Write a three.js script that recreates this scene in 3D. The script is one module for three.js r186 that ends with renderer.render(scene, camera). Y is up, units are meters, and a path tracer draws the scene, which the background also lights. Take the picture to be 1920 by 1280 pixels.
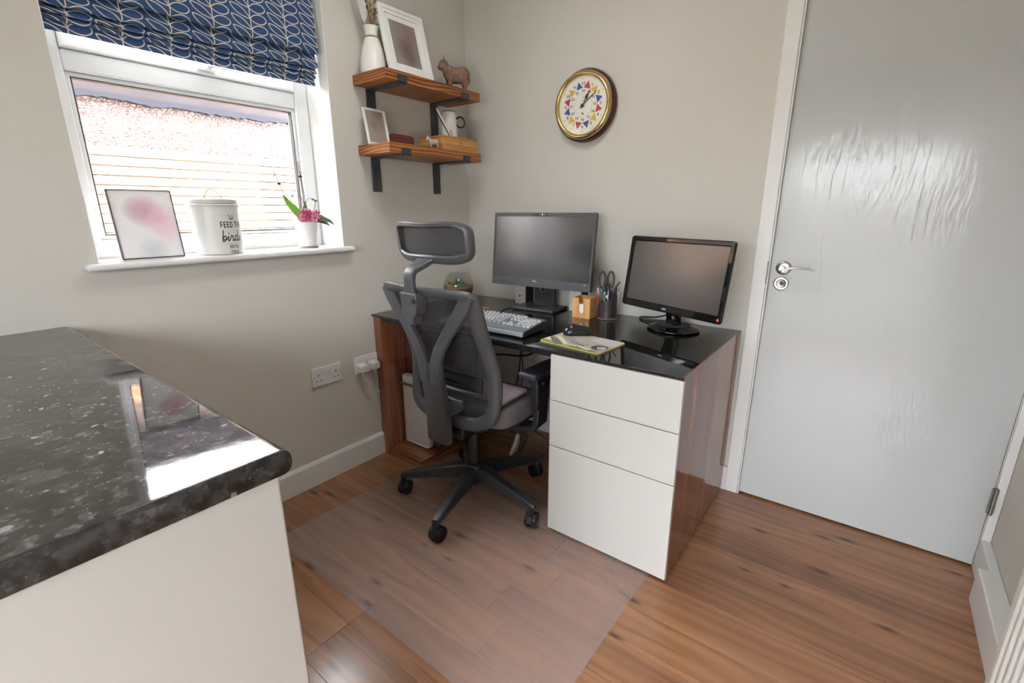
import * as THREE from 'three';
import { RoundedBoxGeometry } from 'three/addons/geometries/RoundedBoxGeometry.js';
import { mergeGeometries, toCreasedNormals } from 'three/addons/utils/BufferGeometryUtils.js';
import { MarchingCubes } from 'three/addons/objects/MarchingCubes.js';
import { RectAreaLightUniformsLib } from 'three/addons/lights/RectAreaLightUniformsLib.js';

// ---------------------------------------------------------------- camera, sky, sun, exposure
RectAreaLightUniformsLib.init();
const scene = new THREE.Scene();
const camera = new THREE.PerspectiveCamera(2 * Math.atan(640 / 889.17) * 180 / Math.PI, 1.5, 0.02, 60);
camera.position.set(1.8954, 1.215, 2.0874);
{
  const yaw = -0.651017, pitch = 0.27011, roll = -0.003107;
  const f = new THREE.Vector3(Math.sin(yaw) * Math.cos(pitch), -Math.sin(pitch), -Math.cos(yaw) * Math.cos(pitch));
  const r0 = new THREE.Vector3().crossVectors(f, new THREE.Vector3(0, 1, 0)).normalize();
  const u0 = new THREE.Vector3().crossVectors(r0, f);
  const r = r0.clone().multiplyScalar(Math.cos(roll)).addScaledVector(u0, Math.sin(roll));
  const u = u0.clone().multiplyScalar(Math.cos(roll)).addScaledVector(r0, -Math.sin(roll));
  camera.quaternion.setFromRotationMatrix(new THREE.Matrix4().makeBasis(r, u, f.clone().negate()));
}
scene.background = new THREE.Color(0.94, 0.985, 1.04);         // even overcast sky
scene.backgroundIntensity = 22;
const SUN = 20, FILL_LAMP = 18;                                 // sun on the alley outside; added ceiling fill lamp inside
const renderer = new THREE.WebGLRenderer({ antialias: true });
renderer.toneMapping = THREE.LinearToneMapping;
renderer.toneMappingExposure = 1.25;
renderer.shadowMap.enabled = true;
{
  const sun = new THREE.DirectionalLight(0xfff1e0, SUN);
  sun.position.set(1.9, 4.6, -0.6); sun.target.position.set(0, 0, 0);
  sun.castShadow = true; sun.shadow.radius = 2;
  Object.assign(sun.shadow.camera, { left: -5, right: 5, top: 5, bottom: -5, near: 0.1, far: 14 });
  scene.add(sun, sun.target);
}

// ---------------------------------------------------------------- helpers
const V = (x, y, z) => new THREE.Vector3(x, y, z);
const PI = Math.PI, lerp = (a, b, t) => a + (b - a) * t, clamp = (x, a = 0, b = 1) => Math.min(b, Math.max(a, x));
const sstep = (a, b, x) => { const t = clamp((x - a) / (b - a)); return t * t * (3 - 2 * t); };
function rng(seed) { let s = seed >>> 0; return () => { s = (s + 0x6d2b79f5) >>> 0; let t = Math.imul(s ^ (s >>> 15), 1 | s); t = (t + Math.imul(t ^ (t >>> 7), 61 | t)) ^ t; return ((t ^ (t >>> 14)) >>> 0) / 4294967296; }; }
const hash = (x, y, s) => { let h = Math.imul(x, 374761393) + Math.imul(y, 668265263) + Math.imul(s, 974711); h = Math.imul(h ^ (h >>> 13), 1274126177); return ((h ^ (h >>> 16)) >>> 0) / 4294967296; };
function vnoise(x, y, s) {
  const xi = Math.floor(x), yi = Math.floor(y), fx = x - xi, fy = y - yi, u = fx * fx * (3 - 2 * fx), v = fy * fy * (3 - 2 * fy);
  return lerp(lerp(hash(xi, yi, s), hash(xi + 1, yi, s), u), lerp(hash(xi, yi + 1, s), hash(xi + 1, yi + 1, s), u), v);
}
function fbm(x, y, s, o = 4) { let a = 0.5, t = 0, n = 0; for (let i = 0; i < o; i++) { t += a * vnoise(x, y, s + i * 17); n += a; a *= 0.5; x *= 2.03; y *= 2.03; } return t / n; }
const taken = new Map();
function numbered(name) { const n = taken.get(name) ?? 0; taken.set(name, n + 1); return n ? name + '_' + String(n).padStart(3, '0') : name; }
function prep(g) {                                            // every geometry: non-indexed with position, normal, uv
  let q = g.index ? g.toNonIndexed() : g;
  if (!q.attributes.normal) q.computeVertexNormals();
  if (!q.attributes.uv) q.setAttribute('uv', new THREE.BufferAttribute(new Float32Array(q.attributes.position.count * 2), 2));
  for (const k of Object.keys(q.attributes)) if (!['position', 'normal', 'uv'].includes(k)) q.deleteAttribute(k);
  q.clearGroups();
  return q;
}
const join = (...gs) => mergeGeometries(gs.flat().map(prep));
// uv in metres, looked up across the face's main axis; turn swaps the two directions
function muv(g, turn = false, ou = 0, ov = 0) {
  g = prep(g);
  const p = g.attributes.position, n = g.attributes.normal, uv = new Float32Array(p.count * 2);
  for (let i = 0; i < p.count; i += 3) {
    let ax = 0, ay = 0, az = 0;
    for (let k = 0; k < 3; k++) { ax += n.getX(i + k); ay += n.getY(i + k); az += n.getZ(i + k); }
    ax = Math.abs(ax); ay = Math.abs(ay); az = Math.abs(az);
    for (let k = 0; k < 3; k++) {
      const x = p.getX(i + k), y = p.getY(i + k), z = p.getZ(i + k);
      let u, v;
      if (ay >= ax && ay >= az) { u = x; v = z; } else if (ax >= az) { u = z; v = y; } else { u = x; v = y; }
      if (turn) [u, v] = [v, u];
      uv[(i + k) * 2] = u + ou; uv[(i + k) * 2 + 1] = v + ov;
    }
  }
  g.setAttribute('uv', new THREE.BufferAttribute(uv, 2));
  return g;
}
function box(x0, x1, y0, y1, z0, z1, r = 0.002, seg = 2) {    // box with rounded edges between two corners
  const w = x1 - x0, h = y1 - y0, d = z1 - z0;
  r = Math.min(r, w / 2.01, h / 2.01, d / 2.01);
  const g = r > 0 ? new RoundedBoxGeometry(w, h, d, seg, r) : new THREE.BoxGeometry(w, h, d);
  return prep(g).translate((x0 + x1) / 2, (y0 + y1) / 2, (z0 + z1) / 2);
}
const cbox = (w, h, d, r = 0.002, seg = 2) => box(-w / 2, w / 2, -h / 2, h / 2, -d / 2, d / 2, r, seg);
const cyl = (r0, r1, h, n = 28) => prep(new THREE.CylinderGeometry(r0, r1, h, n));
const lathe = (pts, n = 48) => prep(new THREE.LatheGeometry(pts.map(([r, y]) => new THREE.Vector2(r, y)), n));
function tube(pts, r, n = 40, m = 8) { return prep(new THREE.TubeGeometry(new THREE.CatmullRomCurve3(pts.map((p) => p.isVector3 ? p : V(...p))), n, r, m, false)); }
function sweep(rings, { closed = false, caps = true, crease = 0.7 } = {}) {   // skins rings of points one after another
  const n = rings[0].length, m = rings.length, pos = [], idx = [], uv = [];
  rings.forEach((r, i) => r.forEach((p, j) => { pos.push(p.x, p.y, p.z); uv.push(j / n, i / m); }));
  const last = closed ? m : m - 1;
  for (let i = 0; i < last; i++) for (let j = 0; j < n; j++) {
    const a = i * n + j, b = i * n + (j + 1) % n, c = ((i + 1) % m) * n + j, d = ((i + 1) % m) * n + (j + 1) % n;
    idx.push(a, b, c, b, d, c);
  }
  if (!closed && caps) for (const i of [0, m - 1]) {
    const c = rings[i].reduce((s, p) => s.add(p), V(0, 0, 0)).divideScalar(n), k = pos.length / 3;
    pos.push(c.x, c.y, c.z); uv.push(0, 0);
    for (let j = 0; j < n; j++) { const a = i * n + j, b = i * n + (j + 1) % n; i ? idx.push(a, b, k) : idx.push(b, a, k); }
  }
  const g = new THREE.BufferGeometry();
  g.setAttribute('position', new THREE.Float32BufferAttribute(pos, 3));
  g.setAttribute('uv', new THREE.Float32BufferAttribute(uv, 2));
  g.setIndex(idx);
  return prep(toCreasedNormals(g, crease));
}
function rring(c, ax, ay, w, h, r, k = 3) {                    // rounded rectangle of points round c, spanned by ax and ay
  const out = []; r = Math.min(r, w / 2, h / 2);
  for (const [sx, sy, a0] of [[1, 1, 0], [-1, 1, PI / 2], [-1, -1, PI], [1, -1, 1.5 * PI]])
    for (let i = 0; i <= k; i++) {
      const a = a0 + (i / k) * PI / 2;
      out.push(c.clone().addScaledVector(ax, sx * (w / 2 - r) + Math.cos(a) * r).addScaledVector(ay, sy * (h / 2 - r) + Math.sin(a) * r));
    }
  return out;
}
function bar(pts, w, h, r = 0.004, up = V(0, 1, 0)) {          // a bar of rounded-rectangle section along points; w and h may be lists
  pts = pts.map((p) => p.isVector3 ? p : V(...p));
  const rings = pts.map((p, i) => {
    const t = pts[Math.min(i + 1, pts.length - 1)].clone().sub(pts[Math.max(i - 1, 0)]).normalize();
    const ax = V(0, 0, 0).crossVectors(t, up).normalize(), ay = V(0, 0, 0).crossVectors(ax, t).normalize();
    return rring(p, ax, ay, Array.isArray(w) ? w[i] : w, Array.isArray(h) ? h[i] : h, r);
  });
  return sweep(rings);
}
function slab(pts, depth, bevel = 0.001, holes = []) {         // polygon in x,y extruded along z from 0
  const s = new THREE.Shape(pts.map(([x, y]) => new THREE.Vector2(x, y)));
  for (const h of holes) s.holes.push(new THREE.Path(h.map(([x, y]) => new THREE.Vector2(x, y))));
  return prep(new THREE.ExtrudeGeometry(s, { depth: depth - 2 * bevel, bevelEnabled: bevel > 0, bevelSize: bevel, bevelThickness: bevel, bevelSegments: 2, bevelOffset: -bevel, curveSegments: 12 })).translate(0, 0, bevel);
}
function zyFrame(z0, z1, y0, y1, wd, x0, x1, bevel = 0.005) {   // rectangular frame in the z,y plane between x0 and x1
  return slab([[z0, y0], [z1, y0], [z1, y1], [z0, y1]], x1 - x0, bevel, [[[z0 + wd, y0 + wd], [z0 + wd, y1 - wd], [z1 - wd, y1 - wd], [z1 - wd, y0 + wd]]]).rotateY(-PI / 2).translate(x1, 0, 0);
}
function roundedRect(w, h, r, k = 5) { return rring(V(0, 0, 0), V(1, 0, 0), V(0, 1, 0), w, h, r, k).map((p) => [p.x, p.y]); }
function blob(caps, k, lo, hi, res, bump) {                    // smooth union of tapered capsules, meshed
  const mc = new MarchingCubes(res, new THREE.MeshBasicMaterial(), false, false, 60000);
  mc.isolation = 0;
  const c = lo.clone().add(hi).multiplyScalar(0.5), s = Math.max(hi.x - lo.x, hi.y - lo.y, hi.z - lo.z) / 2, p = V(0, 0, 0), h = res / 2;
  for (let z = 0; z < res; z++) for (let y = 0; y < res; y++) for (let x = 0; x < res; x++) {
    p.set((x - h) / h, (y - h) / h, (z - h) / h).multiplyScalar(s).add(c);
    let d = 0, first = true;
    for (const [a, b, ra, rb] of caps) {
      const ab = b.clone().sub(a), t = clamp(p.clone().sub(a).dot(ab) / Math.max(ab.lengthSq(), 1e-9)), q = a.clone().addScaledVector(ab, t);
      const e = p.distanceTo(q) - lerp(ra, rb, t);
      if (first) { d = e; first = false; } else { const m = clamp(0.5 + 0.5 * (d - e) / k); d = lerp(d, e, m) - k * m * (1 - m); }
    }
    if (bump) d += bump(p);
    mc.field[x + y * res + z * res * res] = -d;
  }
  mc.update();
  const n = mc.count, g = new THREE.BufferGeometry(), P = new Float32Array(n * 3), N = new Float32Array(n * 3);
  for (let i = 0; i < n; i++) {
    for (let j = 0; j < 3; j++) P[i * 3 + j] = mc.positionArray[i * 3 + j] * s + [c.x, c.y, c.z][j];
    const l = Math.hypot(mc.normalArray[i * 3], mc.normalArray[i * 3 + 1], mc.normalArray[i * 3 + 2]) || 1;
    for (let j = 0; j < 3; j++) N[i * 3 + j] = mc.normalArray[i * 3 + j] / l;
  }
  g.setAttribute('position', new THREE.BufferAttribute(P, 3));
  g.setAttribute('normal', new THREE.BufferAttribute(N, 3));
  return prep(g);
}
// textures
function dtex(w, h, f, srgb = true, rx = 1, ry = rx) {         // f(x, y) in 0..1 gives a grey or [r, g, b] in 0..255
  const d = new Uint8Array(w * h * 4);
  for (let y = 0; y < h; y++) for (let x = 0; x < w; x++) {
    const c = f(x / w, y / h), i = (y * w + x) * 4;
    if (typeof c === 'number') d[i] = d[i + 1] = d[i + 2] = clamp(c, 0, 255); else { d[i] = clamp(c[0], 0, 255); d[i + 1] = clamp(c[1], 0, 255); d[i + 2] = clamp(c[2], 0, 255); }
    d[i + 3] = 255;
  }
  const t = new THREE.DataTexture(d, w, h);
  t.wrapS = t.wrapT = THREE.MirroredRepeatWrapping; t.magFilter = THREE.LinearFilter; t.minFilter = THREE.LinearMipmapLinearFilter; t.generateMipmaps = true;
  if (srgb) t.colorSpace = THREE.SRGBColorSpace;
  t.repeat.set(rx, ry); t.needsUpdate = true;
  return t;
}
function ctex(w, h, draw, rx = 1, ry = 1) {
  const c = document.createElement('canvas'); c.width = w; c.height = h;
  draw(c.getContext('2d'), w, h);
  const t = new THREE.CanvasTexture(c); t.colorSpace = THREE.SRGBColorSpace; t.wrapS = t.wrapT = THREE.RepeatWrapping; t.repeat.set(rx, ry); t.anisotropy = 8;
  return t;
}
const mixc = (a, b, t) => [lerp(a[0], b[0], t), lerp(a[1], b[1], t), lerp(a[2], b[2], t)];
const std = (color, roughness = 0.6, more = {}) => new THREE.MeshStandardMaterial({ color, roughness, ...more });
const phys = (color, roughness = 0.5, more = {}) => new THREE.MeshPhysicalMaterial({ color, roughness, ...more });
// objects
function shade(o) { o.castShadow = o.receiveShadow = true; return o; }
function part(name, g, m, parent, label) { const o = shade(new THREE.Mesh(g, m)); o.name = numbered(name); if (label) o.userData.label = label; parent.add(o); return o; }
function thing(name, label, category, at = [0, 0, 0], turn = 0, group) {
  const o = new THREE.Group(); o.name = numbered(name); o.position.set(...at); o.rotation.y = turn;
  o.userData = { label, category }; if (group) o.userData.group = group;
  scene.add(o); return o;
}
function single(name, g, m, label, category, at = [0, 0, 0], turn = 0, group) {
  const o = part(name, g, m, scene); o.position.set(...at); o.rotation.y = turn;
  o.userData = { label, category }; if (group) o.userData.group = group;
  return o;
}
function struct(name, g, m, label) { const o = part(name, g, m, scene); o.userData = { kind: 'structure' }; if (label) o.userData.label = label; return o; }
function structGroup(name, label) { const o = new THREE.Group(); o.name = numbered(name); o.userData = { kind: 'structure' }; if (label) o.userData.label = label; scene.add(o); return o; }

// ---------------------------------------------------------------- materials
function woodTex(w, h, mw, mh, seed, pal, { stretch = 22, rings = 5, knots = 0, streak = 0.35, fine = 0.25, ringAmp = 0.28, bigAmp = 1.1, ringF = 60 } = {}) {  // grain runs along u; mw, mh = size in metres
  const R = rng(seed), K = [];
  for (let i = 0; i < knots; i++) K.push([R() * mw, R() * mh, 0.006 + R() * 0.012]);
  return dtex(w, h, (a, b) => {
    const x = a * mw, y = b * mh;
    let yy = y, kd = 0;
    for (const [kx, ky, kr] of K) {
      const dx = (x - kx) / 3.2, dy = y - ky, d2 = dx * dx + dy * dy, f = Math.exp(-d2 / (kr * kr * 9));
      yy += dy * f * 1.1; kd = Math.max(kd, Math.exp(-d2 / (kr * kr * 0.5)));
    }
    const wv = fbm(x * 1.3, yy * 9, seed + 1, 3), g = Math.sin((yy * ringF + wv * rings * 2.2) * 2.1) * 0.5 + 0.5;
    const st = fbm(x * 3, yy * 3 * stretch, seed + 5, 4), fi = fbm(x * 30, yy * 900, seed + 9, 2), big = fbm(x * 0.9, yy * 7, seed + 12, 3);
    let t = 0.5 + (big - 0.5) * bigAmp + (g - 0.5) * ringAmp + (st - 0.5) * streak * 2 + (fi - 0.5) * fine;
    t = clamp(t);
    let c = t < 0.5 ? mixc(pal[0], pal[1], t * 2) : mixc(pal[1], pal[2], t * 2 - 1);
    const dk = sstep(0.66, 0.8, fbm(x * 2.2, yy * 70, seed + 21, 3));
    c = mixc(c, pal[0].map((q) => q * 0.72), dk * 0.28);
    return mixc(c, [58, 34, 24], kd * 0.75);
  }, true, 1 / mw, 1 / mh);
}
const floorMap = woodTex(2048, 1024, 2.8, 1.2, 11, [[114, 76, 52], [152, 106, 74], [186, 138, 100]], { knots: 30, rings: 4, stretch: 6, streak: 0.16, fine: 0.05, ringAmp: 0.16, bigAmp: 0.7 });
const floorBump = dtex(512, 512, (x, y) => 128 + 120 * (fbm(x * 14, y * 160, 3, 3) - 0.5), false, 1 / 0.8);
const plankM = [[1, 1, 1], [0.97, 0.96, 0.95], [1.03, 1.02, 1.0], [0.99, 0.98, 0.97]].map((c) => phys(new THREE.Color(...c.map((x) => x * 0.92)), 0.22, { map: floorMap, bumpMap: floorBump, bumpScale: 0.0001, ior: 1.62 }));
const walnutMap = (() => {                                       // vertical strips of veneer, grain along u
  const R = rng(5), S = [...Array(40)].map(() => R());
  return dtex(512, 1024, (a, b) => {
    const x = a * 0.8, y = b * 1.2, s = Math.floor(y / 0.043), tone = S[s % 40], e = Math.abs(y / 0.043 - s - 0.5) > 0.47 ? 0.12 : 0;
    const g = fbm(x * 2.2, y * 60 + s * 7, 31, 4), f = fbm(x * 20, y * 700, 37, 2);
    const t = clamp(0.24 + tone * 0.36 + (g - 0.5) * 0.9 + (f - 0.5) * 0.25 - e);
    return t < 0.5 ? mixc([98, 56, 38], [142, 88, 60], t * 2) : mixc([142, 88, 60], [178, 120, 86], t * 2 - 1);
  }, true, 1 / 0.8, 1 / 1.2);
})();
const pineMap = woodTex(1024, 512, 0.9, 0.35, 51, [[84, 42, 18], [158, 96, 44], [186, 122, 64]], { rings: 10, stretch: 18, streak: 0.25, ringAmp: 0.62, fine: 0.2, ringF: 210, bigAmp: 0.8 });
const beechMap = woodTex(256, 256, 0.3, 0.3, 61, [[196, 142, 84], [214, 164, 104], [226, 180, 122]], { fine: 0.4, streak: 0.2 });
const oakMap = woodTex(512, 256, 0.4, 0.2, 66, [[140, 92, 44], [186, 132, 70], [206, 156, 92]], { rings: 7 });
const pebble = (() => {
  const R = rng(77), W = 768, buf = new Float32Array(W * W), col = new Float32Array(W * W);
  for (let i = 0; i < 15000; i++) {
    const cx = R() * W, cy = R() * W, r = 2.2 + R() * 3.2, k = R(), asp = 0.6 + R() * 0.4;
    for (let y = -r | 0; y <= r; y++) for (let x = -r | 0; x <= r; x++) {
      const d = (x * x + y * y / (asp * asp)) / (r * r); if (d > 1) continue;
      const j = ((cy + y + W) | 0) % W * W + ((cx + x + W) | 0) % W, h = Math.sqrt(1 - d) * (0.5 + k * 0.5);
      if (h > buf[j]) { buf[j] = h; col[j] = k; }
    }
  }
  const at = (x, y) => Math.min(W - 1, x * W | 0) + Math.min(W - 1, y * W | 0) * W;
  return {
    map: dtex(W, W, (x, y) => { const j = at(x, y), k = col[j]; return buf[j] < 0.12 ? [140, 118, 116] : k < 0.14 ? [120, 92, 88] : mixc([178, 160, 152], [222, 212, 205], k); }, true, 1 / 0.9),
    bump: dtex(W, W, (x, y) => buf[at(x, y)] * 255, false, 1 / 0.9),
  };
})();
const counterMap = (() => {
  const R = rng(91), W = 1600, H = 800, mw = 1.3, fl = [];
  return ctex(W, H, (c) => {
    const img = c.createImageData(W, H);
    for (let y = 0; y < H; y++) for (let x = 0; x < W; x++) {
      const t = fbm(x / 22, y / 22, 5, 4), q = sstep(0.6, 0.75, fbm(x / 9, y / 9, 15, 3)), i = (y * W + x) * 4;
      const v = 22 + 50 * sstep(0.35, 0.7, t) + q * 34;
      img.data[i] = v + 2; img.data[i + 1] = v; img.data[i + 2] = v - 1; img.data[i + 3] = 255;
    }
    c.putImageData(img, 0, 0);
    for (let i = 0; i < 900; i++) {
      const x = R() * W, y = R() * H, s = (i < 120 ? 4 + R() * 8 : 1.5 + R() * 3), n = 6, a = R() * PI, al = i < 110 ? 0.75 : 0.3 + R() * 0.45;
      c.save(); c.translate(x, y); c.rotate(a); c.scale(1, 0.35 + R() * 0.5); c.beginPath();
      for (let k = 0; k < n; k++) { const th = k / n * 2 * PI, r = s * (0.45 + R() * 0.6); c[k ? 'lineTo' : 'moveTo'](Math.cos(th) * r, Math.sin(th) * r); }
      c.closePath(); const g = 150 + R() * 70; c.fillStyle = `rgba(${g},${g + 2},${g + 8},${al})`; c.fill(); c.restore();
    }
    for (let i = 0; i < 14; i++) { const x = R() * W, y = R() * H, a = R() * 6; c.strokeStyle = 'rgba(190,190,190,0.35)'; c.lineWidth = 1; c.beginPath(); c.moveTo(x, y); c.quadraticCurveTo(x + 30 * Math.cos(a), y + 30 * Math.sin(a), x + 40 * Math.cos(a + 0.6), y + 40 * Math.sin(a + 0.6)); c.stroke(); }
  }, 1 / mw, 1 / (mw / 2));
})();
const ripple = dtex(512, 512, (x, y) => 128 + 200 * (fbm(x * 34, y * 34, 41, 3) - 0.5), false, 1 / 0.5);
const brush = dtex(768, 1024, (x, y) => { const s = fbm(x * 110 + y * 9, y * 26, 43, 3), m = sstep(0.42, 0.66, fbm(x * 5, y * 5, 47, 3)); return 128 + 200 * (s - 0.5) * (0.25 + m) + 50 * (fbm(x * 9, y * 9, 49, 2) - 0.5); }, false, 1 / 0.8, 1 / 1.2);
const fineBump = dtex(256, 256, (x, y) => 255 * hash(x * 256 | 0, y * 256 | 0, 8), false, 1 / 0.12);
const plaster = dtex(512, 512, (x, y) => 128 + 160 * (fbm(x * 30, y * 30, 71, 4) - 0.5), false, 1 / 0.9);
const wallM = std(new THREE.Color(0.61, 0.585, 0.54), 0.85, { bumpMap: plaster, bumpScale: 0.0009 });
const ceilM = std(new THREE.Color(0.82, 0.82, 0.8), 0.9, { bumpMap: plaster, bumpScale: 0.0004 });
const trimM = phys(new THREE.Color(0.76, 0.76, 0.75), 0.35);
const doorM = phys(new THREE.Color(0.5, 0.515, 0.52), 0.17, { bumpMap: brush, bumpScale: 0.0009 });
const upvcM = phys(new THREE.Color(0.8, 0.82, 0.83), 0.25);
const steelM = std(new THREE.Color(0.62, 0.61, 0.58), 0.28, { metalness: 1 });
const chromeM = std(new THREE.Color(0.8, 0.8, 0.8), 0.12, { metalness: 1 });
const brassM = std(new THREE.Color(0.66, 0.5, 0.22), 0.22, { metalness: 1 });
const blackM = std(new THREE.Color(0.012, 0.012, 0.013), 0.4);
const glossBlackM = phys(new THREE.Color(0.006, 0.006, 0.007), 0.06);
const ironM = std(new THREE.Color(0.034, 0.036, 0.042), 0.4);
const chairM = std(new THREE.Color(0.07, 0.071, 0.078), 0.36, { bumpMap: fineBump, bumpScale: 0.00005 });
const chairDarkM = std(new THREE.Color(0.018, 0.018, 0.02), 0.38);
const creamM = phys(new THREE.Color(0.53, 0.52, 0.495), 0.34);
const panelM = phys(new THREE.Color(0.485, 0.475, 0.455), 0.4);
const whiteM = std(new THREE.Color(0.78, 0.78, 0.77), 0.4);
const paperM = std(new THREE.Color(0.82, 0.83, 0.86), 0.9);
const glassM = phys(0xffffff, 0.0, { transmission: 1, thickness: 0, ior: 1.5 });
const walnutM = phys(0xffffff, 0.1, { map: walnutMap, ior: 1.65 });
const pineM = std(0xffffff, 0.45, { map: pineMap });
const beechM = std(0xffffff, 0.5, { map: beechMap });
const oakM = std(0xffffff, 0.5, { map: oakMap });
// ---------------------------------------------------------------- the room
const W = 2.36, D = 3.3, H = 2.4;
{ // floor: laminate planks along x, each its own piece
  const fl = structGroup('floor', 'warm brown wood laminate floor');
  part('subfloor', box(-0.3, W + 0.3, -0.12, -0.009, -0.3, D + 0.3, 0), std(new THREE.Color(0.03, 0.02, 0.015), 0.9), fl);
  const R = rng(4), rows = [[-0.14, 0.139]];
  for (let z = 0.14; z < D; z += 0.147) rows.push([z, Math.min(z + 0.1466, D + 0.1)]);
  rows.forEach(([z0, z1], i) => {
    const fixed = { 0: 1.2, 1: 1.33, 2: 1.16, 3: 1.4, 4: 1.24, 5: 1.12, 6: 1.2, 7: 1.09, 8: 1.17, 9: 0.79, 10: 0.79 }[i];
    let x = -0.02; const cut = fixed ?? R() * 1.2 + 0.1, ends = [];
    for (let e = cut; e < W + 0.1; e += 1.285) ends.push(e);
    ends.push(W + 0.1);
    for (const e of ends) {
      if (e - x > 0.03) {
        const g = muv(box(x, e - 0.0005, -0.009, 0, z0, z1, 0.0009, 1).translate(0, 0, 0), false, R() * 2.2, (R() * 8 | 0) * 0.149 - z0);
        part('plank', g, plankM[R() * plankM.length | 0], fl);
      }
      x = e;
    }
  });
}
struct('ceiling', box(-0.3, W + 0.3, H, H + 0.2, -0.3, D + 0.3, 0), ceilM);
// left wall with the window opening
const WZ0 = 0.83, WZ1 = 1.69, WY0 = 1.045, WY1 = 2.12, XO = -0.28;
struct('wall_left', muv(join(box(XO, 0, 0, WY0, -0.14, D, 0), box(XO, 0, WY1, H, -0.14, D, 0), box(XO, 0, WY0, WY1, -0.14, WZ0, 0), box(XO, 0, WY0, WY1, WZ1, D, 0))), wallM);
const DX0 = 1.572, DX1 = 2.335, DH = 1.985;
struct('wall_back', muv(join(box(0, DX0 - 0.0, 0, H, -0.14, 0, 0), box(DX0, DX1, DH, H, -0.14, 0, 0), box(DX1 - 0.001, W, 0, H, -0.14, 0, 0))), wallM);
struct('door_light_block', box(DX0 - 0.1, DX1 + 0.1, 0, DH + 0.1, -0.2, -0.141, 0), std(new THREE.Color(0.12, 0.1, 0.08), 0.9));  // unseen dark panel added to stop sky light leaking under the door
struct('wall_right', muv(box(W, W + 0.2, 0, H, -0.14, D, 0)), wallM);
const FX0 = 1.05, FX1 = 2.34, FY0 = 0.03, FY1 = 1.74;
struct('wall_front', muv(join(box(XO, W + 0.2, 0, FY0, D, D + 0.25, 0), box(XO, W + 0.2, FY1, H, D, D + 0.25, 0), box(XO, FX0, FY0, FY1, D, D + 0.25, 0), box(FX1, W + 0.2, FY0, FY1, D, D + 0.25, 0))), wallM);
{ // window behind the camera
  const w = structGroup('window_2', 'white framed glazed garden doors behind the camera'), z0 = D + 0.14, z1 = D + 0.2;
  part('window_frame', join(slab([[FX0, FY0], [FX1, FY0], [FX1, FY1], [FX0, FY1]], 0.06, 0.004, [[[FX0 + 0.06, FY0 + 0.06], [FX0 + 0.06, FY1 - 0.06], [FX1 - 0.06, FY1 - 0.06], [FX1 - 0.06, FY0 + 0.06]]]).translate(0, 0, z0), box(1.66, 1.72, FY0 + 0.061, FY1 - 0.061, z0 + 0.001, z1 - 0.001)), upvcM, w);
  part('glass_pane', box(FX0 + 0.05, FX1 - 0.05, FY0 + 0.05, FY1 - 0.05, z0 + 0.03, z0 + 0.032, 0), glassM, w);
}
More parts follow.
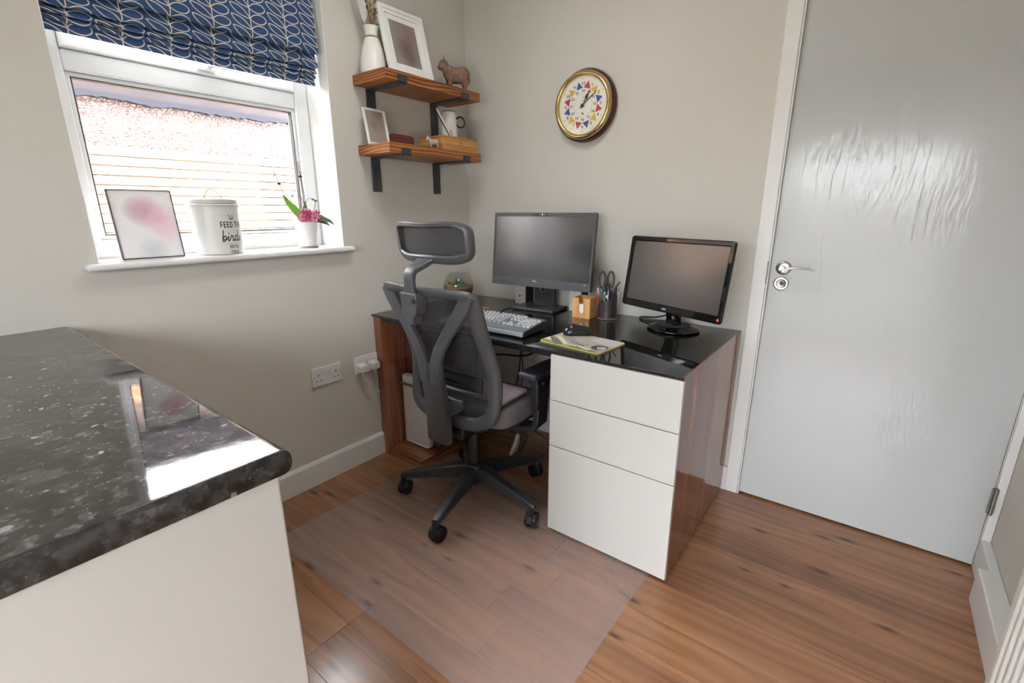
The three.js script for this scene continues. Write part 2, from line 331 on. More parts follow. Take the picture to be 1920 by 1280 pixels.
// skirting boards
function skirting(len, h = 0.115, t = 0.016) { return slab([[0, 0], [t, 0], [t, h - 0.012], [t * 0.6, h - 0.002], [0, h]], len, 0); }
struct('baseboard_left', skirting(1.80), trimM);
struct('baseboard_back', box(0.0, DX0 - 0.056, 0, 0.113, 0, 0.016, 0.003), trimM);
struct('baseboard_right', join(box(2.334, W, 0, 0.122, 0.0, 0.2, 0.004), box(2.306, W, 0, 0.122, 0.195, D, 0.006)), trimM);
{ // door casing and door
  struct('trim_1', join(box(1.514, 1.566, 0, DH + 0.055, 0.0002, 0.016, 0.004), box(1.5665, 2.36, DH + 0.003, DH + 0.055, 0.0002, 0.016, 0.004), box(1.5665, 1.5715, 0, DH, -0.1, 0.013, 0.001), box(DX1 + 0.0005, 2.3595, 0, DH, 0.0002, 0.012, 0.003)), trimM, 'white painted door casing');
  const d = structGroup('door_1', 'plain white gloss painted door');
  part('door_leaf', muv(box(DX0 + 0.0006, DX1 - 0.002, 0.009, DH - 0.003, -0.044, -0.001, 0.002)), doorM, d);
  const h = part('door_handle', (() => {
    const rose = lathe([[0, 0], [0.0265, 0], [0.0265, 0.004], [0.022, 0.008], [0.012, 0.0095], [0, 0.0095]]).rotateX(PI / 2).translate(1.617, 0.998, 0);
    const neck = cyl(0.0095, 0.0105, 0.042).rotateX(PI / 2).translate(1.617, 0.998, 0.027);
    const lever = bar([[1.612, 0.988, 0.046], [1.617, 0.987, 0.048], [1.623, 0.990, 0.049], [1.630, 0.997, 0.049], [1.640, 1.003, 0.048], [1.66, 1.006, 0.047], [1.685, 1.005, 0.046], [1.71, 1.001, 0.045], [1.722, 0.998, 0.045]], 0.014, [0.012, 0.014, 0.013, 0.009, 0.007, 0.006, 0.006, 0.005, 0.004], 0.003, V(0, 1, 0.02));
    return join(rose, neck, lever);
  })(), steelM, d, 'brushed steel lever handle');
  const k = part('lock_escutcheon', lathe([[0.009, 0.004], [0.012, 0.006], [0.0135, 0.004], [0.015, 0.008], [0.024, 0.008], [0.0265, 0.005], [0.0265, 0], [0, 0], [0, 0.002], [0.009, 0.004]]).rotateX(PI / 2).translate(1.616, 0.938, 0), std(new THREE.Color(0.5, 0.49, 0.46), 0.35, { metalness: 1 }), d, 'round steel key escutcheon');
  part('keyhole', join(cyl(0.0035, 0.0035, 0.004, 12).rotateX(PI / 2).translate(1.616, 0.942, 0.0045), box(1.6142, 1.6178, 0.932, 0.941, 0.003, 0.0065, 0)), blackM, k);
  part('strike_plate', box(1.5625, 1.5665, 0.935, 1.022, 0.002, 0.0195, 0.0005), std(new THREE.Color(0.2, 0.19, 0.18), 0.4, { metalness: 1 }), d, 'dark metal latch plate');
  for (const y of [0.27, 1.7]) part('hinge', join(cyl(0.006, 0.006, 0.095, 14).translate(2.336, y, 0.012), box(2.326, 2.346, y - 0.047, y + 0.047, 0.006, 0.012, 0.001), cyl(0.0045, 0.0045, 0.102, 10).translate(2.336, y, 0.012)), std(new THREE.Color(0.3, 0.28, 0.26), 0.35, { metalness: 1 }), d);
}
{ // window in the left wall
  const w = structGroup('window_1', 'white framed window over the sill'), x0 = -0.235, x1 = -0.165, FB = 1.0625;
  const z0 = WZ0 + 0.0005, z1 = WZ1 - 0.0005;
  part('window_frame', zyFrame(z0, z1, FB, WY1 - 0.0005, 0.06, x0, x1), upvcM, w);
  part('glazing_bead', zyFrame(z0 + 0.0601, z1 - 0.0601, FB + 0.0601, 1.6319, 0.014, x0 + 0.02, x1 - 0.014, 0.004), upvcM, w);
  part('transom', box(x0 + 0.002, x1 - 0.001, 1.632, 1.692, z0 + 0.0601, z1 - 0.0601, 0.006), upvcM, w);
  const seal = std(new THREE.Color(0.05, 0.05, 0.055), 0.6);
  const gx = x0 + 0.03;
  part('glazing_seal', zyFrame(z0 + 0.0743, z1 - 0.0743, FB + 0.0743, 1.6177, 0.003, gx + 0.002, x1 - 0.016, 0), seal, w);
  part('glass_pane', box(gx, gx + 0.004, FB + 0.07, 1.622, z0 + 0.068, z1 - 0.068, 0), glassM, w);
  const s = part('top_sash', zyFrame(z0 + 0.0605, z1 - 0.0605, 1.6925, WY1 - 0.0625, 0.045, x0 + 0.01, x1 + 0.014, 0.007), upvcM, w);
  part('glass_pane', box(gx, gx + 0.004, 1.735, WY1 - 0.1, z0 + 0.1, z1 - 0.1, 0), glassM, w);
  part('sash_handle', join(box(x1 + 0.012, x1 + 0.03, 1.703, 1.733, 1.2, 1.26, 0.006), cyl(0.011, 0.011, 0.03, 18).rotateZ(PI / 2).translate(x1 + 0.036, 1.716, 1.228), bar([[x1 + 0.05, 1.716, 1.24], [x1 + 0.056, 1.718, 1.215], [x1 + 0.058, 1.717, 1.17], [x1 + 0.054, 1.712, 1.12]], [0.018, 0.018, 0.014, 0.01], [0.013, 0.012, 0.011, 0.008], 0.004), cyl(0.0035, 0.0035, 0.004, 10).rotateZ(PI / 2).translate(x1 + 0.062, 1.716, 1.228)), upvcM, w, 'white window handle');
  struct('trim_3', join(box(-0.1635, 0.0004, 1.0625, WY1 - 0.0003, WZ0 + 0.0002, WZ0 + 0.003, 0.0005), box(-0.1635, 0.0004, 1.0625, WY1 - 0.0003, WZ1 - 0.003, WZ1 - 0.0002, 0.0005), box(-0.1635, 0.0004, WY1 - 0.003, WY1 - 0.0002, WZ0 + 0.0035, WZ1 - 0.0035, 0.0005)), std(new THREE.Color(0.8, 0.8, 0.79), 0.7), 'white window reveal lining');  // thin lining boards, whiter than the wall
  struct('trim_2', join(box(-0.17, -0.0002, 1.0455, 1.0622, WZ0 + 0.0005, WZ1 - 0.0005, 0.0003), box(0.0, 0.044, 1.0405, 1.062, 0.8, 1.727, 0.0095, 4)), trimM, 'white window sill board');
}
// ---------------------------------------------------------------- outside the window
{
  struct('outdoor_ground', box(-9, XO, -0.3, -0.1, -6, 9, 0), std(new THREE.Color(0.2, 0.19, 0.18), 0.9));
  struct('garden_ground', box(-9, 12, -0.3, -0.125, D + 0.26, 16, 0), std(new THREE.Color(0.14, 0.15, 0.12), 0.95));
  struct('garden_wall', box(-9, 12, -0.125, 1.72, 9, 9.2, 0.01), std(new THREE.Color(0.31, 0.3, 0.29), 0.9));
  const n = structGroup('neighbour_wall', 'pebbledashed wall of the house opposite');
  const XW = -1.42;
  part('render_coat', muv(box(XW - 0.3, XW, -0.2, 1.80, -3, 5, 0)), std(new THREE.Color(0.5, 0.47, 0.46), 0.9, { map: pebble.map, bumpMap: pebble.bump, bumpScale: 0.008 }), n);
  part('wall_band', muv(box(XW - 0.3, XW + 0.03, 1.795, 1.985, -3, 5, 0.004)), std(new THREE.Color(0.62, 0.62, 0.66), 0.8, { map: dtex(512, 128, (x, y) => { const t = fbm(x * 12, y * 5, 3, 4); return mixc([40, 33, 38], [66, 54, 56], t); }, true, 1 / 2, 1 / 0.5) }), n, 'brown band with the shade of the eaves put into its colour');  // brown band, colour darkened to carry the shade under the eaves
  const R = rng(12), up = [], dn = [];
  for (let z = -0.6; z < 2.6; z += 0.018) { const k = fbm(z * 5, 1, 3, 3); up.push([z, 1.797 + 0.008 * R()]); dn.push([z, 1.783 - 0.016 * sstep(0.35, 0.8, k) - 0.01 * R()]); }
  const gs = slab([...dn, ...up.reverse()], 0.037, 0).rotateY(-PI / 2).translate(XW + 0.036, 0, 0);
  part('eave_shadow_line', gs, std(new THREE.Color(0.012, 0.013, 0.022), 0.9), n, 'eave shadow put in as a ragged dark line along the pebbledash top');  // dark strip modelled in place of the shadow edge below the eaves
  part('flat_roof', box(XW - 3, XW + 0.06, 1.9855, 2.02, -3, 5, 0.01), std(new THREE.Color(0.2, 0.18, 0.17), 0.8), n);
  const f = thing('slatted_fence', 'pale wooden fence of horizontal slats outside the window', 'fence', [0, 0, 0]);
  const larch = woodTex(512, 256, 1.4, 0.6, 81, [[150, 112, 84], [196, 158, 124], [222, 192, 160]], { knots: 5 });
  const slatM = [0.9, 1.0, 1.08].map((k) => std(new THREE.Color(k * 0.85, k * 0.83, k * 0.81), 0.7, { map: larch }));
  const R2 = rng(31), sg = [0, 1, 2].map((i) => muv(cbox(0.018, 0.0428, 3.0, 0.003, 1), false, i * 0.7, i * 0.13));
  for (let k = 0; k < 28; k++) { const o = part('slat', sg[k % 3], slatM[R2() * 3 | 0], f); o.position.set(-1.31 + (R2() - 0.5) * 0.002, 1.512 - k * 0.0476, 1.0 + (R2() - 0.5) * 0.02); }
  const dk = std(new THREE.Color(0.02, 0.016, 0.014), 0.9), batt = std(new THREE.Color(0.45, 0.36, 0.3), 0.8);
  for (const [z0, z1, m] of [[-0.2, 0.38, dk], [0.38, 0.5, dk], [1.36, 1.44, dk]]) part('fence_post', box(-1.38, -1.322, -0.1, 1.5, z0, z1, 0.003, 1), m, f);
  for (const [z0, z1] of [[0.52, 1.34], [1.46, 2.3]]) part('backing_board', box(-1.36, -1.3215, -0.1, 1.5, z0, z1, 0.003, 1), batt, f);
}
{ // fill lamp added on the ceiling, out of view, to brighten the room
  const t = thing('added_fill_lamp', 'round white flush fill lamp added on the unseen ceiling', 'lamp', [0.85, H, 1.0]);
  part('fill_lamp_base', lathe([[0, 0], [0.2, 0], [0.2, -0.02], [0.185, -0.03], [0, -0.03]]), whiteM, t);
  part('fill_lamp_shade', lathe([[0, -0.075], [0.08, -0.073], [0.14, -0.062], [0.175, -0.045], [0.185, -0.03], [0, -0.03]]), std(0xffffff, 0.6, { emissive: new THREE.Color(1, 0.99, 0.98), emissiveIntensity: 2 }), t);
  const l = new THREE.RectAreaLight(new THREE.Color(1, 0.99, 0.98), FILL_LAMP, 0.33, 0.33);
  l.position.set(0.85, H - 0.08, 1.0); l.lookAt(0.85, 0, 1.0); scene.add(l);
}
// ---------------------------------------------------------------- worktop run along the left
{
  const prof = []; const zt = 1.787, yt = 0.884, th = 0.038, r = 0.015;  // rolled front edge
  for (let i = 0; i <= 6; i++) { const a = PI / 2 + i / 6 * PI / 2; prof.push([zt + r + Math.cos(a) * r, yt - r + Math.sin(a) * r]); }
  for (let i = 0; i <= 6; i++) { const a = PI + i / 6 * PI / 2; prof.push([zt + r + Math.cos(a) * r, yt - th + r + Math.sin(a) * r]); }
  prof.push([2.387, yt - th], [2.387, yt]);
  const g = slab(prof.reverse(), 1.257, 0).rotateY(-PI / 2).translate(1.257, 0, 0);  // x,y,z -> z,y,-x
  const t = thing('worktop', 'glossy dark speckled stone-effect worktop on white cabinet', 'worktop');
  const m = phys(0xffffff, 0.05, { map: counterMap, bumpMap: ripple, bumpScale: 0.00004, ior: 1.6 });
  part('worktop_board', muv(toCreasedNormals(g, 0.6)), m, t);
  const eg = slab(prof, 0.004, 0.0006).rotateY(-PI / 2).translate(1.261, 0, 0);
  part('edge_strip', muv(toCreasedNormals(eg, 0.6)), phys(new THREE.Color(0.6, 0.6, 0.6), 0.3, { map: counterMap }), t, 'dark end edging strip with a seam');
  const c = thing('base_cabinet', 'off-white base cabinet with plain end panel under the worktop', 'cabinet');
  part('end_panel', box(1.238, 1.256, 0.0, 0.8455, 1.806, 2.37, 0.004, 3), panelM, c);
  part('carcass', box(0.02, 1.237, 0.12, 0.8455, 1.83, 2.37, 0.001), panelM, c);
  for (const [a, b] of [[0.03, 0.625], [0.629, 1.235]]) part('door', box(a, b, 0.13, 0.84, 1.81, 1.829, 0.002), panelM, c);
  part('plinth', box(0.02, 1.237, 0, 0.119, 1.86, 2.3, 0), panelM, c);
}
// ---------------------------------------------------------------- desk
const TOP = 0.735;
{
  const t = thing('desk', 'walnut desk with black glass top and three cream drawers', 'desk');
  part('glass_top', box(0.004, 1.4955, TOP - 0.01, TOP, 0.012, 0.722, 0.0012), phys(new THREE.Color(0.012, 0.0115, 0.011), 0.03, { ior: 1.75 }), t, 'black mirror-like glass desktop');
  part('top_rail', box(0.055, 1.477, TOP - 0.0302, TOP - 0.0105, 0.62, 0.705, 0.001), blackM, t);
  part('side_panel', muv(box(0.004, 0.054, 0.0, TOP - 0.0105, 0.012, 0.712, 0.0015), true), walnutM, t);
  part('base_board', muv(box(0.0545, 0.298, 0.0026, 0.042, 0.14, 0.716, 0.0015), false, 0, 0.3), walnutM, t);
  part('side_panel', muv(slab([[1.478, 0.014], [1.5, 0.014], [1.5, TOP + 0.0006], [1.496, TOP + 0.0006], [1.496, TOP - 0.0108], [1.478, TOP - 0.0108]], 0.695, 0).translate(0, 0, 0.014), true, 0, 0.37), walnutM, t);
  part('drawer_unit_panel', muv(join(box(1.034, 1.054, 0.014, TOP - 0.0308, 0.04, 0.706, 0.001), box(1.0545, 1.4775, 0.014, 0.034, 0.04, 0.706, 0.001), box(1.0545, 1.4775, 0.0345, TOP - 0.0308, 0.04, 0.052, 0.001)), true), walnutM, t);
  for (const [y0, y1] of [[0.5515, 0.7225], [0.3715, 0.5485], [0.0115, 0.3685]]) part('drawer', box(1.0305, 1.4995, y0, y1, 0.7085, 0.7255, 0.0015), creamM, t);
  for (const [x, z] of [[1.46, 0.66], [1.46, 0.06], [1.05, 0.66], [1.05, 0.06]]) part('foot', cyl(0.016, 0.018, 0.0115, 18).translate(x + 0.02, 0.0084, z), std(new THREE.Color(0.25, 0.25, 0.25), 0.4), t);
}
{ // chair mat
  const m = new THREE.MeshPhysicalMaterial({ color: new THREE.Color(0.6, 0.55, 0.56), roughness: 0.3, transparent: true, opacity: 0.14, ior: 1.5, bumpMap: ripple, bumpScale: 0.0001 });
  single('chair_mat', slab(roundedRect(1.2, 0.9, 0.008), 0.0022, 0.0006).rotateX(-PI / 2), m, 'frosted clear plastic mat on the floor under the office chair', 'mat', [0.838, 0.0002, 0.957], -0.008);
}
// ---------------------------------------------------------------- things on the desk
function ledge(w, h, d) { return cbox(w, h, d, Math.min(w, h, d) * 0.3); }
{ // monitor in the middle, wide, matt
  const t = thing('monitor', 'dark grey matt widescreen monitor standing in the middle of the desk', 'monitor', [0.63, TOP, 0.19], 0.055);
  const gr = std(new THREE.Color(0.075, 0.08, 0.088), 0.42), W2 = 0.54, y0 = 0.122, y1 = 0.468;
  const outer = [[-W2 / 2, y0], [W2 / 2, y0], [W2 / 2, y1], [-W2 / 2, y1]], hole = [[-W2 / 2 + 0.008, y0 + 0.039], [-W2 / 2 + 0.008, y1 - 0.017], [W2 / 2 - 0.008, y1 - 0.017], [W2 / 2 - 0.008, y0 + 0.039]];
  const tp = (n, g, ...r) => part(n, g.translate(0, -0.295, 0).rotateX(-0.1).translate(0, 0.295, 0.005), ...r);
  tp('bezel', slab(outer, 0.014, 0.001, [hole]).translate(0, 0, 0), gr, t);
  tp('screen', box(-W2 / 2 + 0.007, W2 / 2 - 0.007, y0 + 0.037, y1 - 0.016, 0.006, 0.011, 0), phys(new THREE.Color(0.028, 0.029, 0.033), 0.21, { ior: 2.2 }), t, 'switched-off matt black screen');
  tp('back_shell', join(box(-W2 / 2, W2 / 2, y0, y1, -0.016, 0.002, 0.004), box(-0.2, 0.2, y0 + 0.06, y1 - 0.05, -0.05, -0.014, 0.012)), blackM, t);
  tp('webcam_strip', box(-0.06, 0.03, y1 - 0.0145, y1 - 0.003, 0.0125, 0.0145, 0.0005), phys(new THREE.Color(0.05, 0.045, 0.05), 0.1), t, 'glossy webcam strip');
  for (const [x, r] of [[0.002, 0.0035], [-0.012, 0.002], [0.014, 0.002]]) tp('lens', cyl(r, r, 0.001, 14).rotateX(PI / 2).translate(x, y1 - 0.0087, 0.0149), chromeM, t);
  const lg = ctex(256, 96, (c, w, h) => { c.fillStyle = '#53565c'; c.fillRect(0, 0, w, h); c.fillStyle = '#c9ccd0'; c.font = 'bold 78px sans-serif'; c.textAlign = 'center'; c.fillText('DELL', w / 2, 76); });
  tp('logo', prep(new THREE.PlaneGeometry(0.034, 0.012)).translate(-0.02, y0 + 0.028, 0.0143), std(0xffffff, 0.4, { map: lg }), t, 'small pale maker logo');
  for (let i = 0; i < 5; i++) tp('button', box(0.165 + i * 0.018, 0.174 + i * 0.018, y0 + 0.029, y0 + 0.0315, 0.0138, 0.0146, 0.0002), i < 4 ? std(new THREE.Color(0.14, 0.15, 0.16), 0.4) : whiteM, t);
  const nk = [[-0.058, 0.005], [0.058, 0.005], [0.058, 0.30], [-0.058, 0.30]], hl = [...Array(24)].map((_, i) => { const a = -i / 24 * 2 * PI; return [Math.cos(a) * 0.021, 0.105 + Math.sin(a) * 0.021]; });
  part('neck', slab(nk, 0.022, 0.003, [hl]).translate(-0.035, 0, -0.105), std(new THREE.Color(0.03, 0.032, 0.036), 0.3), t);
  part('cable_ring', prep(new THREE.TorusGeometry(0.021, 0.003, 10, 32)).translate(-0.035, 0.105, -0.0825), std(new THREE.Color(0.4, 0.4, 0.4), 0.3, { metalness: 1 }), t);
  part('base_plate', slab([[-0.115, -0.1], [0.115, -0.1], [0.118, 0.06], [-0.118, 0.06]].map(([x, z]) => [x, -z]), 0.012, 0.002).rotateX(-PI / 2).translate(-0.045, 0.002, -0.038), std(new THREE.Color(0.06, 0.06, 0.064), 0.3), t);
}
{ // second monitor, gloss, turned
  const t = thing('monitor', 'glossy black monitor with a red power light on the right of the desk', 'monitor', [1.268, TOP, 0.16], -0.37);
  const W2 = 0.49, yb = 0.082, yt = 0.376, shell = new THREE.Group();
  const put = (n, g, m, l) => part(n, g.rotateX(-0.135).translate(0.024, 0.0, 0.079), m, t, l);
  put('bezel', slab(roundedRect(W2, yt - yb, 0.012).map(([x, y]) => [x, y + (yb + yt) / 2]), 0.014, 0.004, [[[-W2 / 2 + 0.019, yb + 0.03], [-W2 / 2 + 0.019, yt - 0.02], [W2 / 2 - 0.019, yt - 0.02], [W2 / 2 - 0.019, yb + 0.03]]]), glossBlackM);
  put('screen', box(-W2 / 2 + 0.016, W2 / 2 - 0.016, yb + 0.027, yt - 0.017, 0.002, 0.009, 0), phys(new THREE.Color(0.04, 0.037, 0.038), 0.26, { ior: 2.2 }), 'switched-off dark screen');
  put('back_shell', join(slab(roundedRect(W2 - 0.03, yt - yb - 0.03, 0.012).map(([x, y]) => [x, y + (yb + yt) / 2]), 0.016, 0.004).translate(0, 0, -0.0155), box(-0.12, 0.12, yb + 0.05, yt - 0.06, -0.045, -0.015, 0.012)), blackM);
  const lg = ctex(256, 96, (c, w, h) => { c.fillStyle = '#050506'; c.fillRect(0, 0, w, h); c.fillStyle = '#d8d8da'; c.font = 'bold 86px sans-serif'; c.textAlign = 'center'; c.fillText('AOC', w / 2, 80); });
  put('logo', prep(new THREE.PlaneGeometry(0.028, 0.0105)).translate(-0.012, yb + 0.014, 0.0143), std(0xffffff, 0.4, { map: lg }), 'small white maker logo');
  put('power_light', prep(new THREE.SphereGeometry(0.0042, 14, 10)).scale(1, 1.2, 0.5).translate(W2 / 2 - 0.013, yb + 0.015, 0.014), std(new THREE.Color(0.6, 0.02, 0.01), 0.3, { emissive: new THREE.Color(1, 0.06, 0.03), emissiveIntensity: 1.2 }), 'glowing red power light');
  part('neck', bar([[0, 0.02, 0.0], [0, 0.06, 0.002], [0, 0.115, 0.022]], [0.062, 0.062, 0.07], [0.034, 0.03, 0.03], 0.01, V(0, 0, 1)), glossBlackM, t);
  part('base', lathe([[0, 0], [0.1, 0], [0.108, 0.004], [0.108, 0.009], [0.098, 0.014], [0.074, 0.019], [0.072, 0.0215], [0, 0.023]], 64).scale(1, 1, 0.92).translate(0, 0, 0.0), glossBlackM, t);
  part('base_pad', lathe([[0, 0.0225], [0.07, 0.0225], [0.069, 0.0238], [0, 0.0242]], 56).scale(1, 1, 0.92), std(new THREE.Color(0.045, 0.047, 0.055), 0.5), t, 'matt grey disc on the base');
  single('monitor_cable', tube([[1.235, TOP + 0.07, 0.08], [1.2, TOP + 0.035, 0.045], [1.14, TOP + 0.012, 0.03], [1.075, TOP + 0.006, 0.035], [1.085, TOP + 0.005, 0.06], [1.13, TOP + 0.005, 0.09], [1.19, TOP + 0.005, 0.075]], 0.0034, 60), blackM, 'black cable looping behind the glossy monitor on the desk', 'cable');
}
{ // keyboard
  const t = thing('keyboard', 'grey and black full-size keyboard on the desk behind the chair', 'keyboard', [0.637, TOP, 0.578], 0.02);
  const w = 0.445, d = 0.178, sd = slab([[-d / 2, 0.012], [d / 2, 0.006], [d / 2, 0.020], [d / 2 - 0.008, 0.0245], [-d / 2, 0.0435]].map(([z, y]) => [z, y]), w, 0.0015).rotateY(-PI / 2).translate(w / 2, 0, 0);
  part('case', sd, std(new THREE.Color(0.02, 0.021, 0.025), 0.4), t);
  part('key_tray', slab([[-d / 2 + 0.004, 0.0435], [d / 2 - 0.012, 0.0248], [d / 2 - 0.012, 0.0262], [-d / 2 + 0.004, 0.0449]], w - 0.012, 0).rotateY(-PI / 2).translate(w / 2 - 0.006, 0, 0), std(new THREE.Color(0.15, 0.16, 0.175), 0.5), t);
  part('front_rail', slab([[d / 2 - 0.003, 0.010], [d / 2 + 0.0012, 0.010], [d / 2 + 0.0012, 0.0215], [d / 2 - 0.006, 0.0255]], w, 0.0005).rotateY(-PI / 2).translate(w / 2, 0, 0), std(new THREE.Color(0.3, 0.32, 0.36), 0.35), t);
  for (const x of [-0.17, 0.17]) part('foot', box(x - 0.014, x + 0.014, 0, 0.014, -d / 2 + 0.002, -d / 2 + 0.012, 0.002), blackM, t);
  for (const x of [-0.19, 0.19]) part('foot', box(x - 0.014, x + 0.014, 0, 0.008, d / 2 - 0.02, d / 2 - 0.008, 0.002), blackM, t);
  const tilt = Math.atan2(0.0187, d - 0.016), keyM = std(new THREE.Color(0.46, 0.47, 0.5), 0.5), keyD = std(new THREE.Color(0.30, 0.31, 0.335), 0.5), geo = {};
  const key = (cx, row, kw, kd = 1) => {
    const u = 0.01895, gk = kw + '_' + kd;
    geo[gk] ??= (() => { const a = kw * u - 0.0034, b = kd * u - 0.0036; return sweep([rring(V(0, 0, 0), V(1, 0, 0), V(0, 0, -1), a, b, 0.0015, 1), rring(V(0, 0.005, 0), V(1, 0, 0), V(0, 0, -1), a - 0.003, b - 0.003, 0.0015, 1), rring(V(0, 0.0066, -0.0003), V(1, 0, 0), V(0, 0, -1), a - 0.0042, b - 0.0042, 0.0014, 1)], { crease: 0.5 }); })();
    const o = part('key', geo[gk], kw > 1.1 && kd === 1 && kw < 4 ? keyD : keyM, t), z = -d / 2 + 0.016 + row * 0.0190 + (row > 0 ? 0.004 : 0) + (kd - 1) * u / 2;
    o.position.set(-w / 2 + 0.0125 + cx * u, 0.0437 - (z + d / 2 - 0.004) * Math.tan(tilt) + 0.0015, z); o.rotation.x = tilt;
  };
  const rowOf = (row, x, ks) => { for (const k of ks) { if (k > 0) key(x + k / 2, row, k); x += Math.abs(k); } };
  rowOf(0, 0, [1, -1, 1, 1, 1, 1, -0.5, 1, 1, 1, 1, -0.5, 1, 1, 1, 1, -0.25, 1, 1, 1]);
  rowOf(1, 0, [...Array(13).fill(1), 2, -0.25, 1, 1, 1, -0.25, 1, 1, 1, 1]);
  rowOf(2, 0, [1.5, ...Array(12).fill(1), 1.5, -0.25, 1, 1, 1, -0.25, 1, 1, 1]); key(22, 2, 1, 2);
  rowOf(3, 0, [1.75, ...Array(11).fill(1), 2.25, -3.5, 1, 1, 1]);
  rowOf(4, 0, [2.25, ...Array(10).fill(1), 2.75, -1.25, 1, -1.25, 1, 1, 1]); key(22, 4, 1, 2);
  rowOf(5, 0, [1.25, 1.25, 1.25, 6.25, 1.25, 1.25, 1.25, 1.25, -0.25, 1, 1, 1, -0.25, 2, 1]);
  single('keyboard_cable', tube([[0.62, TOP + 0.03, 0.485], [0.6, TOP + 0.02, 0.44], [0.52, TOP + 0.006, 0.37], [0.46, TOP + 0.003, 0.28], [0.45, TOP + 0.003, 0.21], [0.47, TOP + 0.003, 0.05]], 0.0018, 50), blackM, 'thin black cable running back from the keyboard', 'cable');
}
{ // mouse mat and mouse
  const pt = ctex(768, 512, (c, w, h) => {
    c.fillStyle = '#b9b3ac'; c.fillRect(0, 0, w, h);
    const poly = (col, pts) => { c.fillStyle = col; c.beginPath(); pts.forEach(([x, y], i) => c[i ? 'lineTo' : 'moveTo'](x * w, y * h)); c.closePath(); c.fill(); };
    poly('#8c9a52', [[0, 0.80], [0.3, 1], [0, 1]]); poly('#77736e', [[0, 0.55], [0.45, 0.9], [0.3, 1], [0, 0.72]]); poly('#e4e0cf', [[0, 0.62], [0.16, 0.86], [0.02, 0.86]]);
    poly('#e8e2b8', [[0.1, 0.45], [0.46, 0.86], [0.4, 0.92], [0.04, 0.5]]); poly('#a79c95', [[0.12, 0.2], [0.6, 0.7], [0.5, 0.8], [0.1, 0.4]]);
    poly('#cfcac6', [[0.6, 0], [1, 0], [1, 0.5], [0.55, 0.35]]); poly('#7c8a4a', [[0.52, 0.86], [0.95, 0.9], [0.95, 1], [0.48, 1]]); poly('#8f938f', [[0.4, 0.6], [0.7, 0.62], [0.66, 0.72], [0.42, 0.74]]);
    poly('#5f6a72', [[0.46, 0.66], [0.68, 0.74], [0.66, 0.8], [0.46, 0.72]]); poly('#dcdad6', [[0.6, 0.78], [0.86, 0.86], [0.78, 0.95], [0.6, 0.86]]); poly('#b7c2b0', [[0.42, 0.78], [0.62, 0.82], [0.58, 0.92], [0.42, 0.88]]);
    const ring = (x, y, r, col) => { c.fillStyle = col; c.beginPath(); c.arc(x * w, y * h, r * w, 0, 7); c.fill(); };
    ring(0.86, 0.66, 0.125, '#b98a4a'); ring(0.865, 0.66, 0.11, '#4a4568'); ring(0.9, 0.665, 0.062, '#e9e4e4'); ring(0.905, 0.665, 0.045, '#a87a78'); ring(0.912, 0.665, 0.03, '#ddd6d2');
    c.strokeStyle = '#6a6a78'; c.lineWidth = 7; c.beginPath(); c.moveTo(0.62 * w, 0.42 * h); c.quadraticCurveTo(0.8 * w, 0.5 * h, 0.98 * w, 0.48 * h); c.stroke();
    c.strokeStyle = '#e8e4e0'; c.lineWidth = 4; for (let i = 0; i < 5; i++) { c.beginPath(); c.moveTo((0.44 + i * 0.04) * w, 0.6 * h); c.lineTo((0.5 + i * 0.04) * w, 0.74 * h); c.stroke(); }
  }, 1 / 0.27, 1 / 0.185);
  const t = thing('mouse_mat', 'rectangular mouse mat with a printed pattern and yellow-green edge on the desk', 'mouse mat', [1.066, TOP, 0.566], -0.115);
  part('foam_base', slab(roundedRect(0.27, 0.185, 0.018), 0.0055, 0.001).rotateX(-PI / 2), std(new THREE.Color(0.45, 0.38, 0.12), 0.7), t);
  const tp = prep(new THREE.ShapeGeometry(new THREE.Shape(roundedRect(0.2675, 0.1825, 0.017).map(([x, y]) => new THREE.Vector2(x, y)))));
  { const p = tp.attributes.position, uv = tp.attributes.uv; for (let i = 0; i < p.count; i++) uv.setXY(i, p.getX(i) + 0.135, p.getY(i) + 0.0925); }
  part('printed_top', tp.rotateX(-PI / 2).translate(0, 0.0058, 0), std(0xffffff, 0.55, { map: pt }), t);
  const m = thing('mouse', 'black computer mouse on the printed mouse mat', 'mouse', [1.005, TOP + 0.006, 0.492], -1.0);
  const caps = [[V(0, 0.008, 0.03), V(0, 0.009, -0.028), 0.028, 0.022], [V(0, 0.020, 0.018), V(0, 0.014, -0.016), 0.024, 0.02], [V(-0.009, 0.005, -0.042), V(0.009, 0.005, -0.042), 0.012, 0.012]];
  const body = blob(caps, 0.014, V(-0.07, -0.07, -0.07), V(0.07, 0.07, 0.07), 44); { const p = body.attributes.position; for (let i = 0; i < p.count; i++) if (p.getY(i) < 0.001) p.setY(i, 0.001); body.computeVertexNormals(); }
  part('shell', prep(toCreasedNormals(body, 1.0)), phys(new THREE.Color(0.012, 0.013, 0.013), 0.28), m);
  part('scroll_wheel', cyl(0.009, 0.009, 0.006, 20).rotateZ(PI / 2).translate(0, 0.0245, -0.036), blackM, m);
  part('side_line', bar([[-0.024, 0.012, -0.05], [-0.029, 0.014, 0], [-0.026, 0.012, 0.05]], 0.003, 0.003, 0.001), std(new THREE.Color(0.05, 0.05, 0.05), 0.3), m);
}
